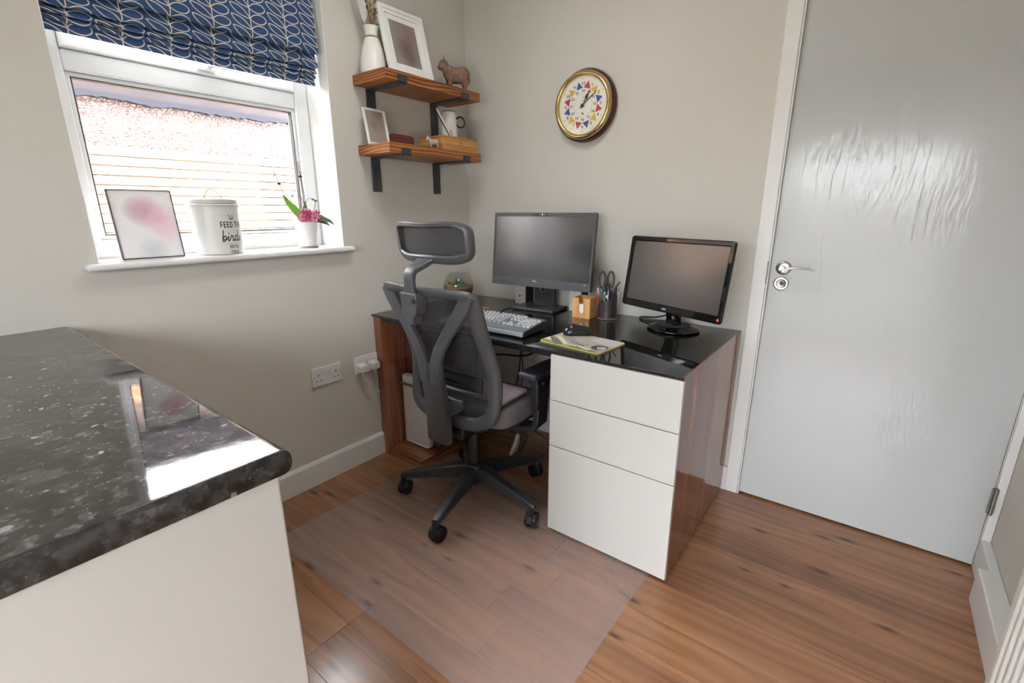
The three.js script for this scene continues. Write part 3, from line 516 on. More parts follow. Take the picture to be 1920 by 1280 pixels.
{ // note box, pen pot and pens
  const t = thing('note_box', 'open cube note holder of pale wood with a slotted front', 'note holder', [0.852, TOP, 0.152], 0.02), s = 0.045;
  part('front_panel', muv(slab([[-s, 0], [s, 0], [s, 0.092], [0.012, 0.092], [0.012, 0.03], [0, 0.018], [-0.012, 0.03], [-0.012, 0.092], [-s, 0.092]], 0.006, 0.0005).translate(0, 0, s - 0.006), true), beechM, t);
  part('box_body', muv(join(box(-s, s, 0, 0.092, -s, -s + 0.006, 0.0006), box(-s, -s + 0.006, 0, 0.092, -s + 0.006, s - 0.006, 0.0006), box(s - 0.006, s, 0, 0.092, -s + 0.006, s - 0.006, 0.0006), box(-s + 0.006, s - 0.006, 0, 0.005, -s + 0.006, s - 0.006, 0)), true), beechM, t);
  const pp = thing('note_paper', 'stack of white note paper inside the wooden note holder', 'paper', [0.852, TOP + 0.0052, 0.152], 0.02);
  part('paper_stack', box(-0.037, 0.037, 0, 0.058, -0.037, 0.037, 0.0005), paperM, pp);
}
{
  const px = 0.955, pz = 0.135, r = 0.0435, t = thing('pen_pot', 'dark brown leather pen pot with a slanted rim on the desk', 'pen pot', [px, TOP, pz]);
  const rim = (a) => 0.088 + 0.018 * Math.sin(a - 0.5) * -1 + 0.004, ring = (rr, f) => [...Array(48)].map((_, i) => { const a = i / 48 * 2 * PI; return V(Math.cos(a) * rr, f(a), -Math.sin(a) * rr); });
  const top = (a) => 0.088 + 0.021 * Math.cos(a - 0.35);
  part('pot_body', sweep([ring(0.001, () => 0.004), ring(r, () => 0.004), ring(r, () => 0.012), ring(r, top), ring(r - 0.002, (a) => top(a) + 0.0012), ring(r - 0.004, top), ring(r - 0.004, () => 0.008), ring(0.001, () => 0.008)], { crease: 0.6, caps: false }), std(new THREE.Color(0.045, 0.03, 0.032), 0.42), t);
  part('base_trim', lathe([[0, 0], [r + 0.0012, 0], [r + 0.0016, 0.003], [r + 0.0006, 0.0045], [r + 0.0014, 0.0055], [r + 0.0008, 0.0085], [r - 0.001, 0.0085]], 48), std(new THREE.Color(0.16, 0.10, 0.10), 0.5), t, 'stitched band round the foot');
  const pen = (name, label, x, z, tx, tz, len, parts, cat = 'pen') => {
    const o = thing(name, label, cat, [px + x, TOP + 0.0085, pz + z]), d = V(tx, 0.13, tz).normalize();
    o.quaternion.setFromUnitVectors(V(0, 1, 0), d);
    let y = 0; for (const [pn, r0, r1, h, col, ro] of parts) { part(pn, cyl(r1, r0, h, 14).translate(0, y + h / 2, 0), std(new THREE.Color(...col), ro ?? 0.4), o); y += h; }
    return o;
  };
  pen('pen', 'red pen with a pale end leaning left in the pen pot', -0.024, 0.024, -0.013, 0.006, 0.15, [['barrel', 0.0042, 0.0042, 0.108, [0.42, 0.02, 0.02]], ['ferrule', 0.0036, 0.0036, 0.008, [0.6, 0.6, 0.58]], ['pen_end', 0.0036, 0.003, 0.016, [0.72, 0.6, 0.58]]]);
  pen('pen', 'dark pen with a green cap beside the red pen', -0.016, 0.028, -0.004, 0.003, 0.13, [['barrel', 0.0045, 0.0045, 0.08, [0.02, 0.02, 0.025]], ['cap', 0.0048, 0.0048, 0.034, [0.02, 0.16, 0.07]]]);
  pen('pen', 'grey pen with a green band in the middle of the pot', -0.002, 0.03, 0.002, 0.003, 0.13, [['barrel', 0.005, 0.005, 0.1, [0.2, 0.21, 0.21]], ['band', 0.0052, 0.0052, 0.006, [0.03, 0.3, 0.12]], ['cap', 0.004, 0.0035, 0.014, [0.4, 0.4, 0.4]]]);
  pen('pen', 'slim silver pen to the right of the grey pen', 0.008, 0.024, 0.006, 0.002, 0.13, [['barrel', 0.003, 0.003, 0.115, [0.45, 0.44, 0.42], 0.25], ['pen_end', 0.003, 0.002, 0.01, [0.2, 0.2, 0.2]]]);
  pen('pen', 'blue pen with orange end seen through left scissors handle', -0.013, -0.012, -0.004, 0.002, 0.17, [['barrel', 0.0065, 0.0065, 0.152, [0.012, 0.02, 0.1]], ['pen_end', 0.006, 0.006, 0.014, [0.5, 0.2, 0.07]]]);
  pen('pen', 'blue pen with orange end just right of scissors middle', 0.006, -0.012, -0.006, 0.002, 0.17, [['barrel', 0.0065, 0.0065, 0.154, [0.012, 0.02, 0.1]], ['pen_end', 0.006, 0.006, 0.016, [0.5, 0.2, 0.07]]]);
  pen('pen', 'tall black pen with a bent clip at right of the pot', 0.032, 0.002, 0.005, -0.002, 0.15, [['barrel', 0.0055, 0.0055, 0.135, [0.01, 0.01, 0.011], 0.3], ['cap', 0.004, 0.0035, 0.01, [0.01, 0.01, 0.011]]]);
  part('clip', bar([[0.0, 0.138, 0], [0.005, 0.150, 0], [0.017, 0.165, 0]], 0.005, 0.003, 0.001, V(0, 0, 1)), blackM, scene.children.at(-1));
  pen('pen', 'short black pen left of the clipped black pen', 0.022, 0.012, 0.002, 0, 0.13, [['barrel', 0.0052, 0.0052, 0.124, [0.01, 0.01, 0.012], 0.3], ['pen_end', 0.004, 0.003, 0.006, [0.02, 0.02, 0.02]]]);
  pen('pen', 'black pen in front of the clipped black pen', 0.03, 0.016, 0.003, 0, 0.13, [['barrel', 0.005, 0.005, 0.114, [0.012, 0.012, 0.014], 0.3], ['pen_end', 0.004, 0.003, 0.008, [0.02, 0.02, 0.02]]]);
  pen('pen', 'white pen with dark tip at far right of the pot', 0.034, -0.014, 0.012, -0.001, 0.13, [['barrel', 0.0032, 0.0032, 0.122, [0.6, 0.6, 0.66]], ['pen_end', 0.0025, 0.002, 0.008, [0.05, 0.05, 0.2]]]);
  const sc = thing('scissors', 'black handled scissors standing handles up in the pen pot', 'scissors', [px - 0.009, TOP + 0.009, pz + 0.004], 0.45);
  const loop = (s) => { const pts = []; for (let i = 0; i <= 28; i++) { const a = i / 28 * 2 * PI; pts.push(V(s * 0.0185 + Math.cos(a) * 0.0135 * (1 - 0.25 * Math.sin(a) * -1 * 0.3), 0.168 + Math.sin(a) * 0.037, 0)); } return prep(new THREE.TubeGeometry(new THREE.CatmullRomCurve3(pts.slice(0, 28), true), 48, 0.0046, 8, true)); };
  for (const s of [-1, 1]) {
    part('handle', join(loop(s), bar([[s * 0.017, 0.134, 0], [s * 0.01, 0.116, 0], [-s * 0.001, 0.098, 0]], [0.008, 0.010, 0.009], 0.006, 0.002, V(0, 0, 1))), std(new THREE.Color(0.035, 0.037, 0.042), 0.35), sc);
    part('blade', slab([[-0.005, 0], [0.003, 0], [0.006, 0.1], [-0.006, 0.1]].map(([x, y]) => [s * x, y]), 0.0014, 0).translate(0, 0, s * 0.001), chromeM, sc);
  }
}
{ // loudspeakers
  const t = thing('loudspeaker', 'small pale grey loudspeaker on the desk left of the matt monitor stand', 'loudspeaker', [0.423, TOP, 0.05], 0.06);
  part('cabinet', box(-0.032, 0.032, 0, 0.2, -0.055, 0.026, 0.004), blackM, t);
  part('front_baffle', box(-0.032, 0.032, 0, 0.2, 0.026, 0.036, 0.003), std(new THREE.Color(0.66, 0.63, 0.63), 0.5), t);
  const c2 = part('control_plate', cyl(0.02, 0.02, 0.003, 30).rotateX(PI / 2).scale(1.15, 0.8, 1).translate(0.0, 0.046, 0.037), whiteM, t, 'white oval plate');
  for (const [x, y, r] of [[-0.001, 0.043, 0.004], [0.012, 0.048, 0.0028], [-0.003, 0.052, 0.0022]]) part('knob', cyl(r, r, 0.006, 14).rotateX(PI / 2).translate(x, y, 0.041), std(new THREE.Color(0.1, 0.1, 0.1), 0.4), c2);
  const u = t.clone(); u.name = numbered('loudspeaker'); u.position.set(0.752, TOP, 0.045); u.userData = { label: 'small pale grey loudspeaker half hidden behind the wooden note holder', category: 'loudspeaker' };
  u.remove(u.children[2]); scene.add(u);
}
{ // terrarium
  const cx = 0.089, cy = TOP, cz = 0.2, r = 0.084, R = rng(9);
  const t = thing('glass_terrarium', 'round glass bowl of succulents and stones in the desk corner', 'terrarium', [cx, cy, cz]);
  const bowl = []; for (let i = 0; i <= 26; i++) { const a = -PI / 2 + 0.42 + i / 26 * (PI - 0.42 - 0.55); bowl.push([Math.cos(a) * r, r * 0.93 + Math.sin(a) * r]); }
  part('glass_bowl', lathe([[0, 0.0015], [0.03, 0.0005], ...bowl], 56), phys(new THREE.Color(0.9, 0.92, 0.9), 0.0, { transmission: 1, thickness: 0, ior: 1.6 }), t);
  part('bowl_rim', prep(new THREE.TorusGeometry(bowl[26][0], 0.0016, 8, 56)).rotateX(PI / 2).translate(0, bowl[26][1], 0), phys(new THREE.Color(0.8, 0.86, 0.84), 0.02, { transmission: 1, thickness: 0.003, ior: 1.5 }), t);
  const earth = (y0, y1) => { const o = [[0, y0]]; for (let i = 0; i <= 8; i++) { const y = lerp(y0, y1, i / 8), q = r * 0.955; o.push([Math.sqrt(Math.max(q * q - (y - r * 0.93) ** 2, 0)), y]); } o.push([0, y1 + 0.006]); return lathe(o, 40); };
  part('gravel', earth(0.014, 0.05), std(new THREE.Color(0.1, 0.055, 0.035), 0.9), t); part('sand', earth(0.0502, 0.078), std(new THREE.Color(0.26, 0.17, 0.10), 0.95), t);
  const pebs = []; for (let i = 0; i < 26; i++) { const a = R() * 7, q = R() * 0.06, s = 0.006 + R() * 0.009; pebs.push(prep(new THREE.IcosahedronGeometry(s, 1)).scale(1.3, 0.7, 1).translate(Math.cos(a) * q, 0.082 + R() * 0.004, Math.sin(a) * q)); }
  part('pebbles', join(pebs), std(new THREE.Color(0.33, 0.22, 0.17), 0.8), t).userData.kind = 'stuff';
  const leaf = (l, w) => { const g = prep(new THREE.ConeGeometry(w, l, 7, 4)); g.scale(1, 1, 0.45).translate(0, l / 2, 0); return g; };
  for (const [x, z, n, l, w, lean, c, lab] of [[-0.036, 0.022, 24, 0.03, 0.009, 1.0, [0.22, 0.32, 0.07], 'pale green rosette succulent'], [-0.002, 0.0, 20, 0.05, 0.0045, 0.8, [0.03, 0.09, 0.05], 'dark spiky succulent'], [0.034, 0.014, 20, 0.038, 0.006, 0.85, [0.05, 0.22, 0.15], 'blue-green succulent']]) {
    const p = new THREE.Group(); p.name = numbered('succulent'); p.userData.label = lab; t.add(p); p.position.set(x, 0.08, z);
    const g = leaf(l, w), m = std(new THREE.Color(...c), 0.5);
    for (let i = 0; i < n; i++) { const o = part('leaf', g, m, p), a = i * 2.4; o.rotation.set(0, a, lean * (0.25 + 0.75 * i / n), 'YXZ'); const s = 0.75 + 0.4 * R(); o.scale.set(s, s, s); }
  }
  single('wooden_block', muv(slab([[-0.03, 0], [0.032, 0], [0.02, 0.022], [0.004, 0.038]], 0.03, 0.002)), std(0xffffff, 0.5, { map: beechMap }), 'small pale wooden wedge in front of the glass terrarium', 'block', [0.185, TOP, 0.235], 0.6);
  single('wooden_strip', muv(slab([[-0.09, -0.012], [0.1, -0.006], [0.1, 0.001], [-0.09, 0.012]], 0.008, 0.001).rotateX(-PI / 2)), beechM, 'thin pale wooden piece lying flat behind the chair back', 'wood', [0.29, TOP, 0.32], 0.35);
}
// ---------------------------------------------------------------- office chair, local axes: x right, z towards its back
const chair = thing('office_chair', 'dark grey office chair with mesh back, headrest and five castors', 'chair', [0.655, 0.0025, 0.726], 0);
{
  const legM = std(new THREE.Color(0.03, 0.031, 0.034), 0.34);
  part('hub', lathe([[0, 0.068], [0.024, 0.068], [0.026, 0.09], [0.046, 0.105], [0.052, 0.15], [0.046, 0.166], [0.031, 0.172], [0, 0.172]], 40), legM, chair);
  const wheel = join(cyl(0.031, 0.031, 0.012, 30).rotateZ(PI / 2), prep(new THREE.TorusGeometry(0.0265, 0.0045, 8, 30)).rotateY(PI / 2).translate(0.007, 0, 0), cyl(0.024, 0.027, 0.008, 26).rotateZ(-PI / 2).translate(0.008, 0, 0), cyl(0.006, 0.007, 0.004, 12).rotateZ(-PI / 2).translate(0.013, 0, 0));
  const hood = join(sweep([...Array(9)].map((_, i) => { const a = -0.1 + i / 8 * 2.4; return rring(V(0, 0.031 + Math.sin(a) * 0.029, Math.cos(a) * 0.029), V(1, 0, 0), V(0, Math.sin(a), Math.cos(a)), 0.02, 0.007, 0.002, 1); })), cyl(0.011, 0.0125, 0.034, 18).translate(0, 0.072, 0.012), cyl(0.014, 0.014, 0.01, 18).translate(0, 0.058, 0.012));
  const spin = [0.25, 0.05, 0.4, 2.7, 1.2];
  for (let i = 0; i < 5; i++) {
    const a = (2.7 + 72 * i) * PI / 180 + 0.017, dx = Math.cos(a), dz = Math.sin(a), up = V(0, 1, 0), sd = V(-dz, 0, dx);
    const P = (r, y) => V(dx * r, y, dz * r), ring = (r, y0, y1, wt, wb) => { const c = P(r, 0), o = []; for (const [s, y, w] of [[0.5, y1 - 0.004, wt], [0.38, y1, wt], [-0.38, y1, wt], [-0.5, y1 - 0.004, wt], [-0.5, y0 + 0.003, wb], [-0.42, y0, wb], [0.42, y0, wb], [0.5, y0 + 0.003, wb]]) o.push(c.clone().addScaledVector(sd, s * w).addScaledVector(up, y)); return o; };
    part('leg', sweep([ring(0.03, 0.1, 0.165, 0.052, 0.06), ring(0.08, 0.102, 0.158, 0.046, 0.056), ring(0.2, 0.09, 0.132, 0.036, 0.046), ring(0.295, 0.079, 0.109, 0.029, 0.034), ring(0.318, 0.077, 0.103, 0.028, 0.03), ring(0.331, 0.082, 0.097, 0.02, 0.022)], { crease: 0.35 }), legM, chair);
    const c = new THREE.Group(); c.name = numbered('castor'); chair.add(c); c.position.set(dx * 0.315, 0, dz * 0.315); c.rotation.y = spin[i];
    for (const s of [-1, 1]) { const o = part('wheel', wheel, std(new THREE.Color(0.012, 0.012, 0.013), 0.25), c); o.position.set(s * 0.012, 0.031, -0.0); o.rotation.y = s < 0 ? PI : 0; }
    part('fork', hood.clone().translate(0, 0, -0.0), blackM, c);
  }
  part('gas_lift', join(cyl(0.025, 0.025, 0.15, 30).translate(0, 0.235, 0), cyl(0.014, 0.014, 0.12, 24).translate(0, 0.35, 0)), chairDarkM, chair);
  part('chrome_collar', cyl(0.0155, 0.0155, 0.05, 26).translate(0, 0.325, 0), chromeM, chair, 'bright chrome piston');
  part('tilt_mechanism', join(box(-0.075, 0.075, 0.345, 0.398, -0.13, 0.15, 0.012), box(-0.14, 0.14, 0.385, 0.402, -0.14, 0.12, 0.006)), chairDarkM, chair);
  part('tension_knob', join(cyl(0.03, 0.026, 0.045, 22).rotateX(PI / 2 - 0.5), cyl(0.012, 0.012, 0.07, 14).rotateX(PI / 2 - 0.5).translate(0, 0.02, -0.03)).translate(-0.07, 0.30, 0.12), blackM, chair);
  const lv = part('lever', bar([[0.07, 0.378, -0.04], [0.16, 0.372, -0.04], [0.205, 0.36, -0.035], [0.21, 0.345, -0.03]], 0.01, 0.01, 0.004, V(0, 0, 1)), blackM, chair);
  part('paddle', sweep([rring(V(0.21, 0.350, -0.03), V(1, 0, 0), V(0, 0, 1), 0.014, 0.012, 0.004), rring(V(0.207, 0.315, -0.024), V(1, 0, 0), V(0, 0, 1), 0.02, 0.034, 0.008), rring(V(0.198, 0.275, -0.016), V(1, 0, 0), V(0, 0, 1), 0.016, 0.046, 0.008), rring(V(0.193, 0.262, -0.014), V(1, 0, 0), V(0, 0, 1), 0.008, 0.03, 0.004)]), std(new THREE.Color(0.13, 0.13, 0.14), 0.25), lv, 'pale grey paddle');
  // seat
  const fabM = std(new THREE.Color(0.125, 0.11, 0.118), 0.85, { bumpMap: fineBump, bumpScale: 0.0004 });
  const so = (u, v) => { // rounded block with a waterfall front
    const a = u * 2 * PI, c = Math.cos(a), s = Math.sin(a), k = 0.28, rx = Math.sign(c) * Math.abs(c) ** k, rz = Math.sign(s) * Math.abs(s) ** k;
    return [rx * 0.232 + 0.008, rz * 0.175 - 0.07, v];
  };
  const ringAt = (sc, y, dz = 0) => [...Array(64)].map((_, i) => { const [x, z] = so(i / 64, 0); const zz = (z + 0.07) * sc[1] - 0.07 + dz; return V((x - 0.008) * sc[0] + 0.008, y - 0.03 * sstep(-0.1, -0.25, zz) * (y > 0.45 ? 1 : 0.3) - 0.006 * (1 - Math.abs(x) / 0.25), zz); }).reverse();
  part('seat', sweep([ringAt([0.01, 0.01], 0.406), ringAt([0.9, 0.9], 0.406), ringAt([0.975, 0.975], 0.414), ringAt([1, 1], 0.43), ringAt([1.005, 1.005], 0.458), ringAt([0.99, 0.99], 0.48), ringAt([0.95, 0.95], 0.493), ringAt([0.85, 0.85], 0.499), ringAt([0.4, 0.4], 0.496), ringAt([0.01, 0.01], 0.495)], { crease: 1.2, caps: false }), fabM, chair, 'grey padded fabric seat');
  part('seat_shell', sweep([ringAt([0.7, 0.7], 0.392), ringAt([0.93, 0.93], 0.396), ringAt([0.97, 0.97], 0.408), ringAt([0.9, 0.9], 0.412)], { crease: 0.9 }), chairDarkM, chair);
  // arms
  for (const s of [-1, 1]) {
    const g = new THREE.Group(); g.name = numbered('armrest'); chair.add(g);
    const pad = [[-0.262, 0.034], [-0.25, 0.07], [-0.2, 0.084], [-0.1, 0.086], [-0.04, 0.086], [-0.018, 0.08], [-0.012, 0.066]];
    part('arm_pad', sweep(pad.map(([z, w], i) => rring(V(s * 0.26, 0.606 + (i ? 0 : 0.002), z), V(1, 0, 0), V(0, 1, 0), w, i % 6 ? 0.023 : 0.014, 0.005)), { crease: 0.9 }), std(new THREE.Color(0.028, 0.03, 0.042), 0.42), g);
    part('arm_post', join(bar([[s * 0.281, 0.595, -0.08], [s * 0.281, 0.5, -0.078], [s * 0.279, 0.455, -0.075]], [0.034, 0.034, 0.03], [0.088, 0.084, 0.07], 0.006, V(0, 0, 1)), box(s * 0.279 - 0.02, s * 0.279 + 0.02, 0.575, 0.594, -0.14, -0.03, 0.004)), chairDarkM, g);
    part('arm_bracket', bar([[s * 0.285, 0.47, -0.078], [s * 0.283, 0.405, -0.076], [s * 0.262, 0.378, -0.07], [s * 0.2, 0.376, -0.06], [s * 0.1, 0.378, -0.05]], [0.026, 0.026, 0.028, 0.02, 0.02], [0.07, 0.07, 0.07, 0.07, 0.06], 0.005, V(0, 0, 1)), chairDarkM, g);
    part('height_button', cyl(0.008, 0.008, 0.014, 14).rotateZ(PI / 2).translate(s * 0.303, 0.572, -0.07), blackM, g);
  }
  // backrest surface: w(u, y)
  const base = (y) => { const k = [[0.36, 0.168], [0.42, 0.155], [0.5, 0.146], [0.6, 0.15], [0.68, 0.17], [0.8, 0.222], [0.95, 0.288], [1.0, 0.306]]; for (let i = 0; i < k.length - 1; i++) if (y <= k[i + 1][0] || i === k.length - 2) { const t = clamp((y - k[i][0]) / (k[i + 1][0] - k[i][0]), -0.3, 1.2); return lerp(k[i][1], k[i + 1][1], t); } };
  const bsm = (y) => (base(y - 0.04) + base(y) * 2 + base(y + 0.04)) / 4;
  const wrap = (y) => lerp(0.3, 0.9, sstep(0.42, 0.75, y));
  const surf = (u, y, off = 0) => V(u, y, bsm(y) - wrap(y) * u * u + off);
  const hw = (y) => { const k = [[0.40, 0.10], [0.42, 0.16], [0.452, 0.214], [0.53, 0.231], [0.6, 0.229], [0.7, 0.221], [0.8, 0.221], [0.9, 0.227], [0.95, 0.229]]; for (let i = 0; i < k.length - 1; i++) if (y <= k[i + 1][0]) return lerp(k[i][1], k[i + 1][1], clamp((y - k[i][0]) / (k[i + 1][0] - k[i][0]))); return 0.229; };
  // outline as a closed curve, top edge, right side, bottom, left side
  const ctrl = [[-0.2, 0.957], [0, 0.962], [0.2, 0.957], [0.224, 0.947], [0.229, 0.92], [0.222, 0.82], [0.221, 0.72], [0.229, 0.62], [0.232, 0.53], [0.216, 0.452], [0.15, 0.412], [0, 0.40], [-0.15, 0.412], [-0.216, 0.452], [-0.232, 0.53], [-0.229, 0.62], [-0.221, 0.72], [-0.222, 0.82], [-0.229, 0.92], [-0.224, 0.947]].map(([u, y]) => V(u, y, 0));
  const oc = new THREE.CatmullRomCurve3(ctrl, true, 'centripetal'), NO = 132, frame = [], innerPts = [];
  for (let i = 0; i < NO; i++) {
    const p = oc.getPointAt(i / NO), t = oc.getTangentAt(i / NO), nIn = V(t.y, -t.x, 0);  // clockwise seen from behind: inside is to the right
    const side = sstep(0.15, 0.22, Math.abs(p.x)), wd = lerp(p.y > 0.8 ? 0.034 : 0.042, 0.047, side) + (p.y < 0.5 ? 0.008 : 0);
    const a = p.clone(), b = p.clone().addScaledVector(nIn, wd), th = lerp(0.024, 0.03, side);
    innerPts.push(b);
    const S = (q, o) => surf(q.x, q.y, o), mixp = (k) => a.clone().lerp(b, k);
    frame.push([S(mixp(0.06), -th), S(mixp(0), -th * 0.75), S(mixp(-0.03), -th * 0.3), S(mixp(0.05), -0.002), S(mixp(0.2), 0.002), S(mixp(0.5), 0.004), S(mixp(0.8), 0.0), S(mixp(0.97), -0.007), S(mixp(1), -0.012), S(mixp(0.92), -th)]);
  }
  part('back_frame', sweep(frame, { closed: true, crease: 0.6 }), chairM, chair, 'grey plastic frame round the mesh back');
  const meshT = (hx, hy) => { const t = dtex(64, 64, (x, y) => { const a = Math.abs((x * 4) % 1 - 0.5) * 2, b = Math.abs((y * 4) % 1 - 0.5) * 2; return a < hx && b < hy ? 0 : 255; }, false, 1 / 0.013, 1 / 0.013); t.wrapS = t.wrapT = THREE.RepeatWrapping; return t; };
  const meshM = std(new THREE.Color(0.03, 0.03, 0.034), 0.6, { alphaMap: meshT(0.42, 0.42), alphaTest: 0.5, side: THREE.DoubleSide }), meshHM = std(new THREE.Color(0.03, 0.03, 0.034), 0.6, { alphaMap: meshT(0.32, 0.34), alphaTest: 0.5, side: THREE.DoubleSide });
  const sheet = (fn, nu, nv, uw, vw) => { const pos = [], uv = [], idx = []; for (let j = 0; j <= nv; j++) for (let i = 0; i <= nu; i++) { const p = fn(i / nu, j / nv); pos.push(p.x, p.y, p.z); uv.push(i / nu * uw, j / nv * vw); if (i < nu && j < nv) { const a = j * (nu + 1) + i; idx.push(a, a + 1, a + nu + 1, a + 1, a + nu + 2, a + nu + 1); } } const g = new THREE.BufferGeometry(); g.setAttribute('position', new THREE.Float32BufferAttribute(pos, 3)); g.setAttribute('uv', new THREE.Float32BufferAttribute(uv, 2)); g.setIndex(idx); g.computeVertexNormals(); return prep(g); };
  part('back_mesh', sheet((a, b) => { const y = lerp(0.425, 0.942, b), h = hw(y) - 0.022; return surf((a * 2 - 1) * h, y, -0.018 - 0.012 * Math.cos((a - 0.5) * PI) * Math.sin(b * PI)); }, 26, 30, 0.4, 0.47), meshM, chair, 'dark see-through mesh back');
  // spine and its two arms
  const sp = (y) => lerp(0.197, 0.224, sstep(0.4, 0.7, y)), col = [];
  for (const [y, w, th] of [[0.346, 0.104, 0.03], [0.35, 0.108, 0.034], [0.45, 0.106, 0.036], [0.54, 0.102, 0.034], [0.61, 0.102, 0.032], [0.655, 0.106, 0.03], [0.678, 0.108, 0.024]]) {
    const c = V(0, y, sp(y)), o = [], n = 8;
    for (let i = 0; i <= n; i++) { const k = i / n * 2 - 1; o.push(c.clone().add(V(k * w / 2, 0, th * 0.5 * (1 - 0.28 * k * k)))); }
    for (let i = n; i >= 0; i--) { const k = i / n * 2 - 1; o.push(c.clone().add(V(k * w / 2 * 0.94, 0, -th * 0.5))); }
    col.push(o.reverse());
  }
  const spine = part('spine', sweep(col, { crease: 0.8 }), chairM, chair, 'grey upright forking into two arms');
  for (const s of [-1, 1]) {
    const path = [[0.028, 0.60, 0.0, 0.042], [0.033, 0.68, 0, 0.048], [0.053, 0.73, 0, 0.044], [0.096, 0.795, 0, 0.044], [0.146, 0.855, 0, 0.05], [0.182, 0.905, 0, 0.054], [0.206, 0.944, 0, 0.05]];
    const rings = path.map(([u, y, , w], i) => {
      const k = i / 6, q = path[Math.min(i + 1, 6)], r = path[Math.max(i - 1, 0)], t = V(s * (q[0] - r[0]), q[1] - r[1], 0).normalize(), ax = V(t.y, -t.x, 0), ww = lerp(sp(0.7) + 0.004, surf(0.206, 0.944).z - 0.012, Math.pow(k, 0.95));
      return rring(V(s * u, y, ww), ax, V(0, 0, 1), w, lerp(0.024, 0.02, k), 0.004, 2).reverse();
    });
    part('spine_arm', sweep(rings, { crease: 0.5 }), chairM, spine);
  }
  part('frame_bracket', join(box(-0.072, 0.072, 0.47, 0.484, 0.13, 0.2, 0.004), box(-0.08, 0.08, 0.484, 0.515, 0.13, 0.15, 0.005)), chairM, chair);
  part('back_link', join(box(-0.045, 0.045, 0.362, 0.395, 0.1, 0.2, 0.008)), chairDarkM, chair);
  const lb = [[-0.155, 0.552], [-0.158, 0.6], [-0.15, 0.615], [-0.06, 0.638], [0, 0.643], [0.06, 0.638], [0.15, 0.615], [0.158, 0.6], [0.155, 0.552], [0.06, 0.545], [-0.06, 0.545]];
  const slot = (x0, x1, y, sl) => [[x0, y], [x0, y + 0.005], [x1, y + 0.005 + sl], [x1, y + sl]];
  const lg = slab(lb, 0.008, 0.002, [slot(0.04, 0.125, 0.606, -0.012), slot(0.04, 0.13, 0.588, -0.008), slot(0.04, 0.13, 0.57, -0.004), slot(-0.125, -0.04, 0.594, 0.012), slot(-0.13, -0.04, 0.58, 0.008)]);
  { const p = lg.attributes.position; for (let i = 0; i < p.count; i++) { const u = p.getX(i); p.setZ(i, p.getZ(i) + bsm(p.getY(i)) - wrap(p.getY(i)) * u * u - 0.020); } lg.computeVertexNormals(); }
  part('lumbar_support', lg, chairDarkM, chair, 'black slotted lumbar pad behind the mesh');
  // headrest
  const hc = V(0.0, 1.106, 0.233), hs = (u, v, off = 0) => V(hc.x + u, hc.y + v + 0.05 * u * u, hc.z - 1.25 * u * u + off - 0.9 * v * v + 0.12 * v);
  const hctrl = [[-0.17, 0.064], [0, 0.068], [0.14, 0.066], [0.174, 0.048], [0.18, 0.0], [0.172, -0.045], [0.14, -0.066], [0, -0.07], [-0.145, -0.066], [-0.178, -0.045], [-0.187, 0.0], [-0.185, 0.05]].map(([u, v]) => V(u, v, 0));
  const hcv = new THREE.CatmullRomCurve3(hctrl, true, 'centripetal'), NH = 90, hf = [];
  for (let i = 0; i < NH; i++) {
    const p = hcv.getPointAt(i / NH), t = hcv.getTangentAt(i / NH), nIn = V(t.y, -t.x, 0), wd = 0.02 + 0.01 * sstep(-0.035, -0.065, p.y), M2 = (k) => p.clone().addScaledVector(nIn, wd * k), S = (k, o) => { const q = M2(k); return hs(q.x, q.y, o); };
    hf.push([S(0.1, -0.027), S(0, -0.022), S(-0.04, -0.012), S(0.05, -0.001), S(0.25, 0.002), S(0.75, 0.002), S(0.96, -0.003), S(1, -0.009), S(0.9, -0.027)]);
  }
  const head = new THREE.Group(); head.name = numbered('headrest'); chair.add(head);
  part('headrest_frame', sweep(hf, { closed: true, crease: 0.6 }), chairM, head);
  part('headrest_mesh', sheet((a, b) => { const v = lerp(-0.056, 0.058, b), h = 0.168 - 0.02 * Math.pow(Math.abs(v) / 0.06, 4); return hs((a * 2 - 1) * h, v, -0.021); }, 24, 10, 0.33, 0.11), meshHM, head);
  part('headrest_post', bar([[0, 0.88, 0.297], [0, 0.985, 0.302], [0, 1.006, 0.3], [0, 1.018, 0.29], [0, 1.026, 0.268], [0, 1.036, 0.245], [0, 1.046, 0.226]], [0.046, 0.046, 0.048, 0.05, 0.056, 0.066, 0.08], [0.018, 0.018, 0.02, 0.02, 0.02, 0.02, 0.016], 0.006, V(0, 0.4, -1)), chairM, head);
  const br = slab([[-0.04, 0.945], [0.038, 0.945], [0.042, 0.93], [0.042, 0.9], [0.034, 0.872], [0.022, 0.862], [0.022, 0.836], [-0.022, 0.836], [-0.026, 0.862], [-0.036, 0.866]], 0.05, 0.005).translate(0, 0, 0.265);
  part('headrest_bracket', br, chairM, head);
  part('bracket_screw', cyl(0.009, 0.009, 0.003, 18).rotateX(PI / 2).translate(0.029, 0.918, 0.3155), blackM, head);
  // loose pad on the seat
  const cu = thing('seat_cushion', 'thin mauve cushion lying on the office chair seat', 'cushion', [0.655, 0.5015, 0.722], 0.04);
  const pad = cbox(0.36, 0.017, 0.17, 0.007, 3); pad.translate(0.04, 0.0215, 0.015);
  part('cover', pad, std(new THREE.Color(0.27, 0.21, 0.235), 0.9, { bumpMap: fineBump, bumpScale: 0.0004 }), cu);
  part('cushion_base', box(-0.136, 0.216, 0.0005, 0.0128, -0.066, 0.096, 0.005), std(new THREE.Color(0.05, 0.035, 0.035), 0.9), cu, 'dark underside');
}
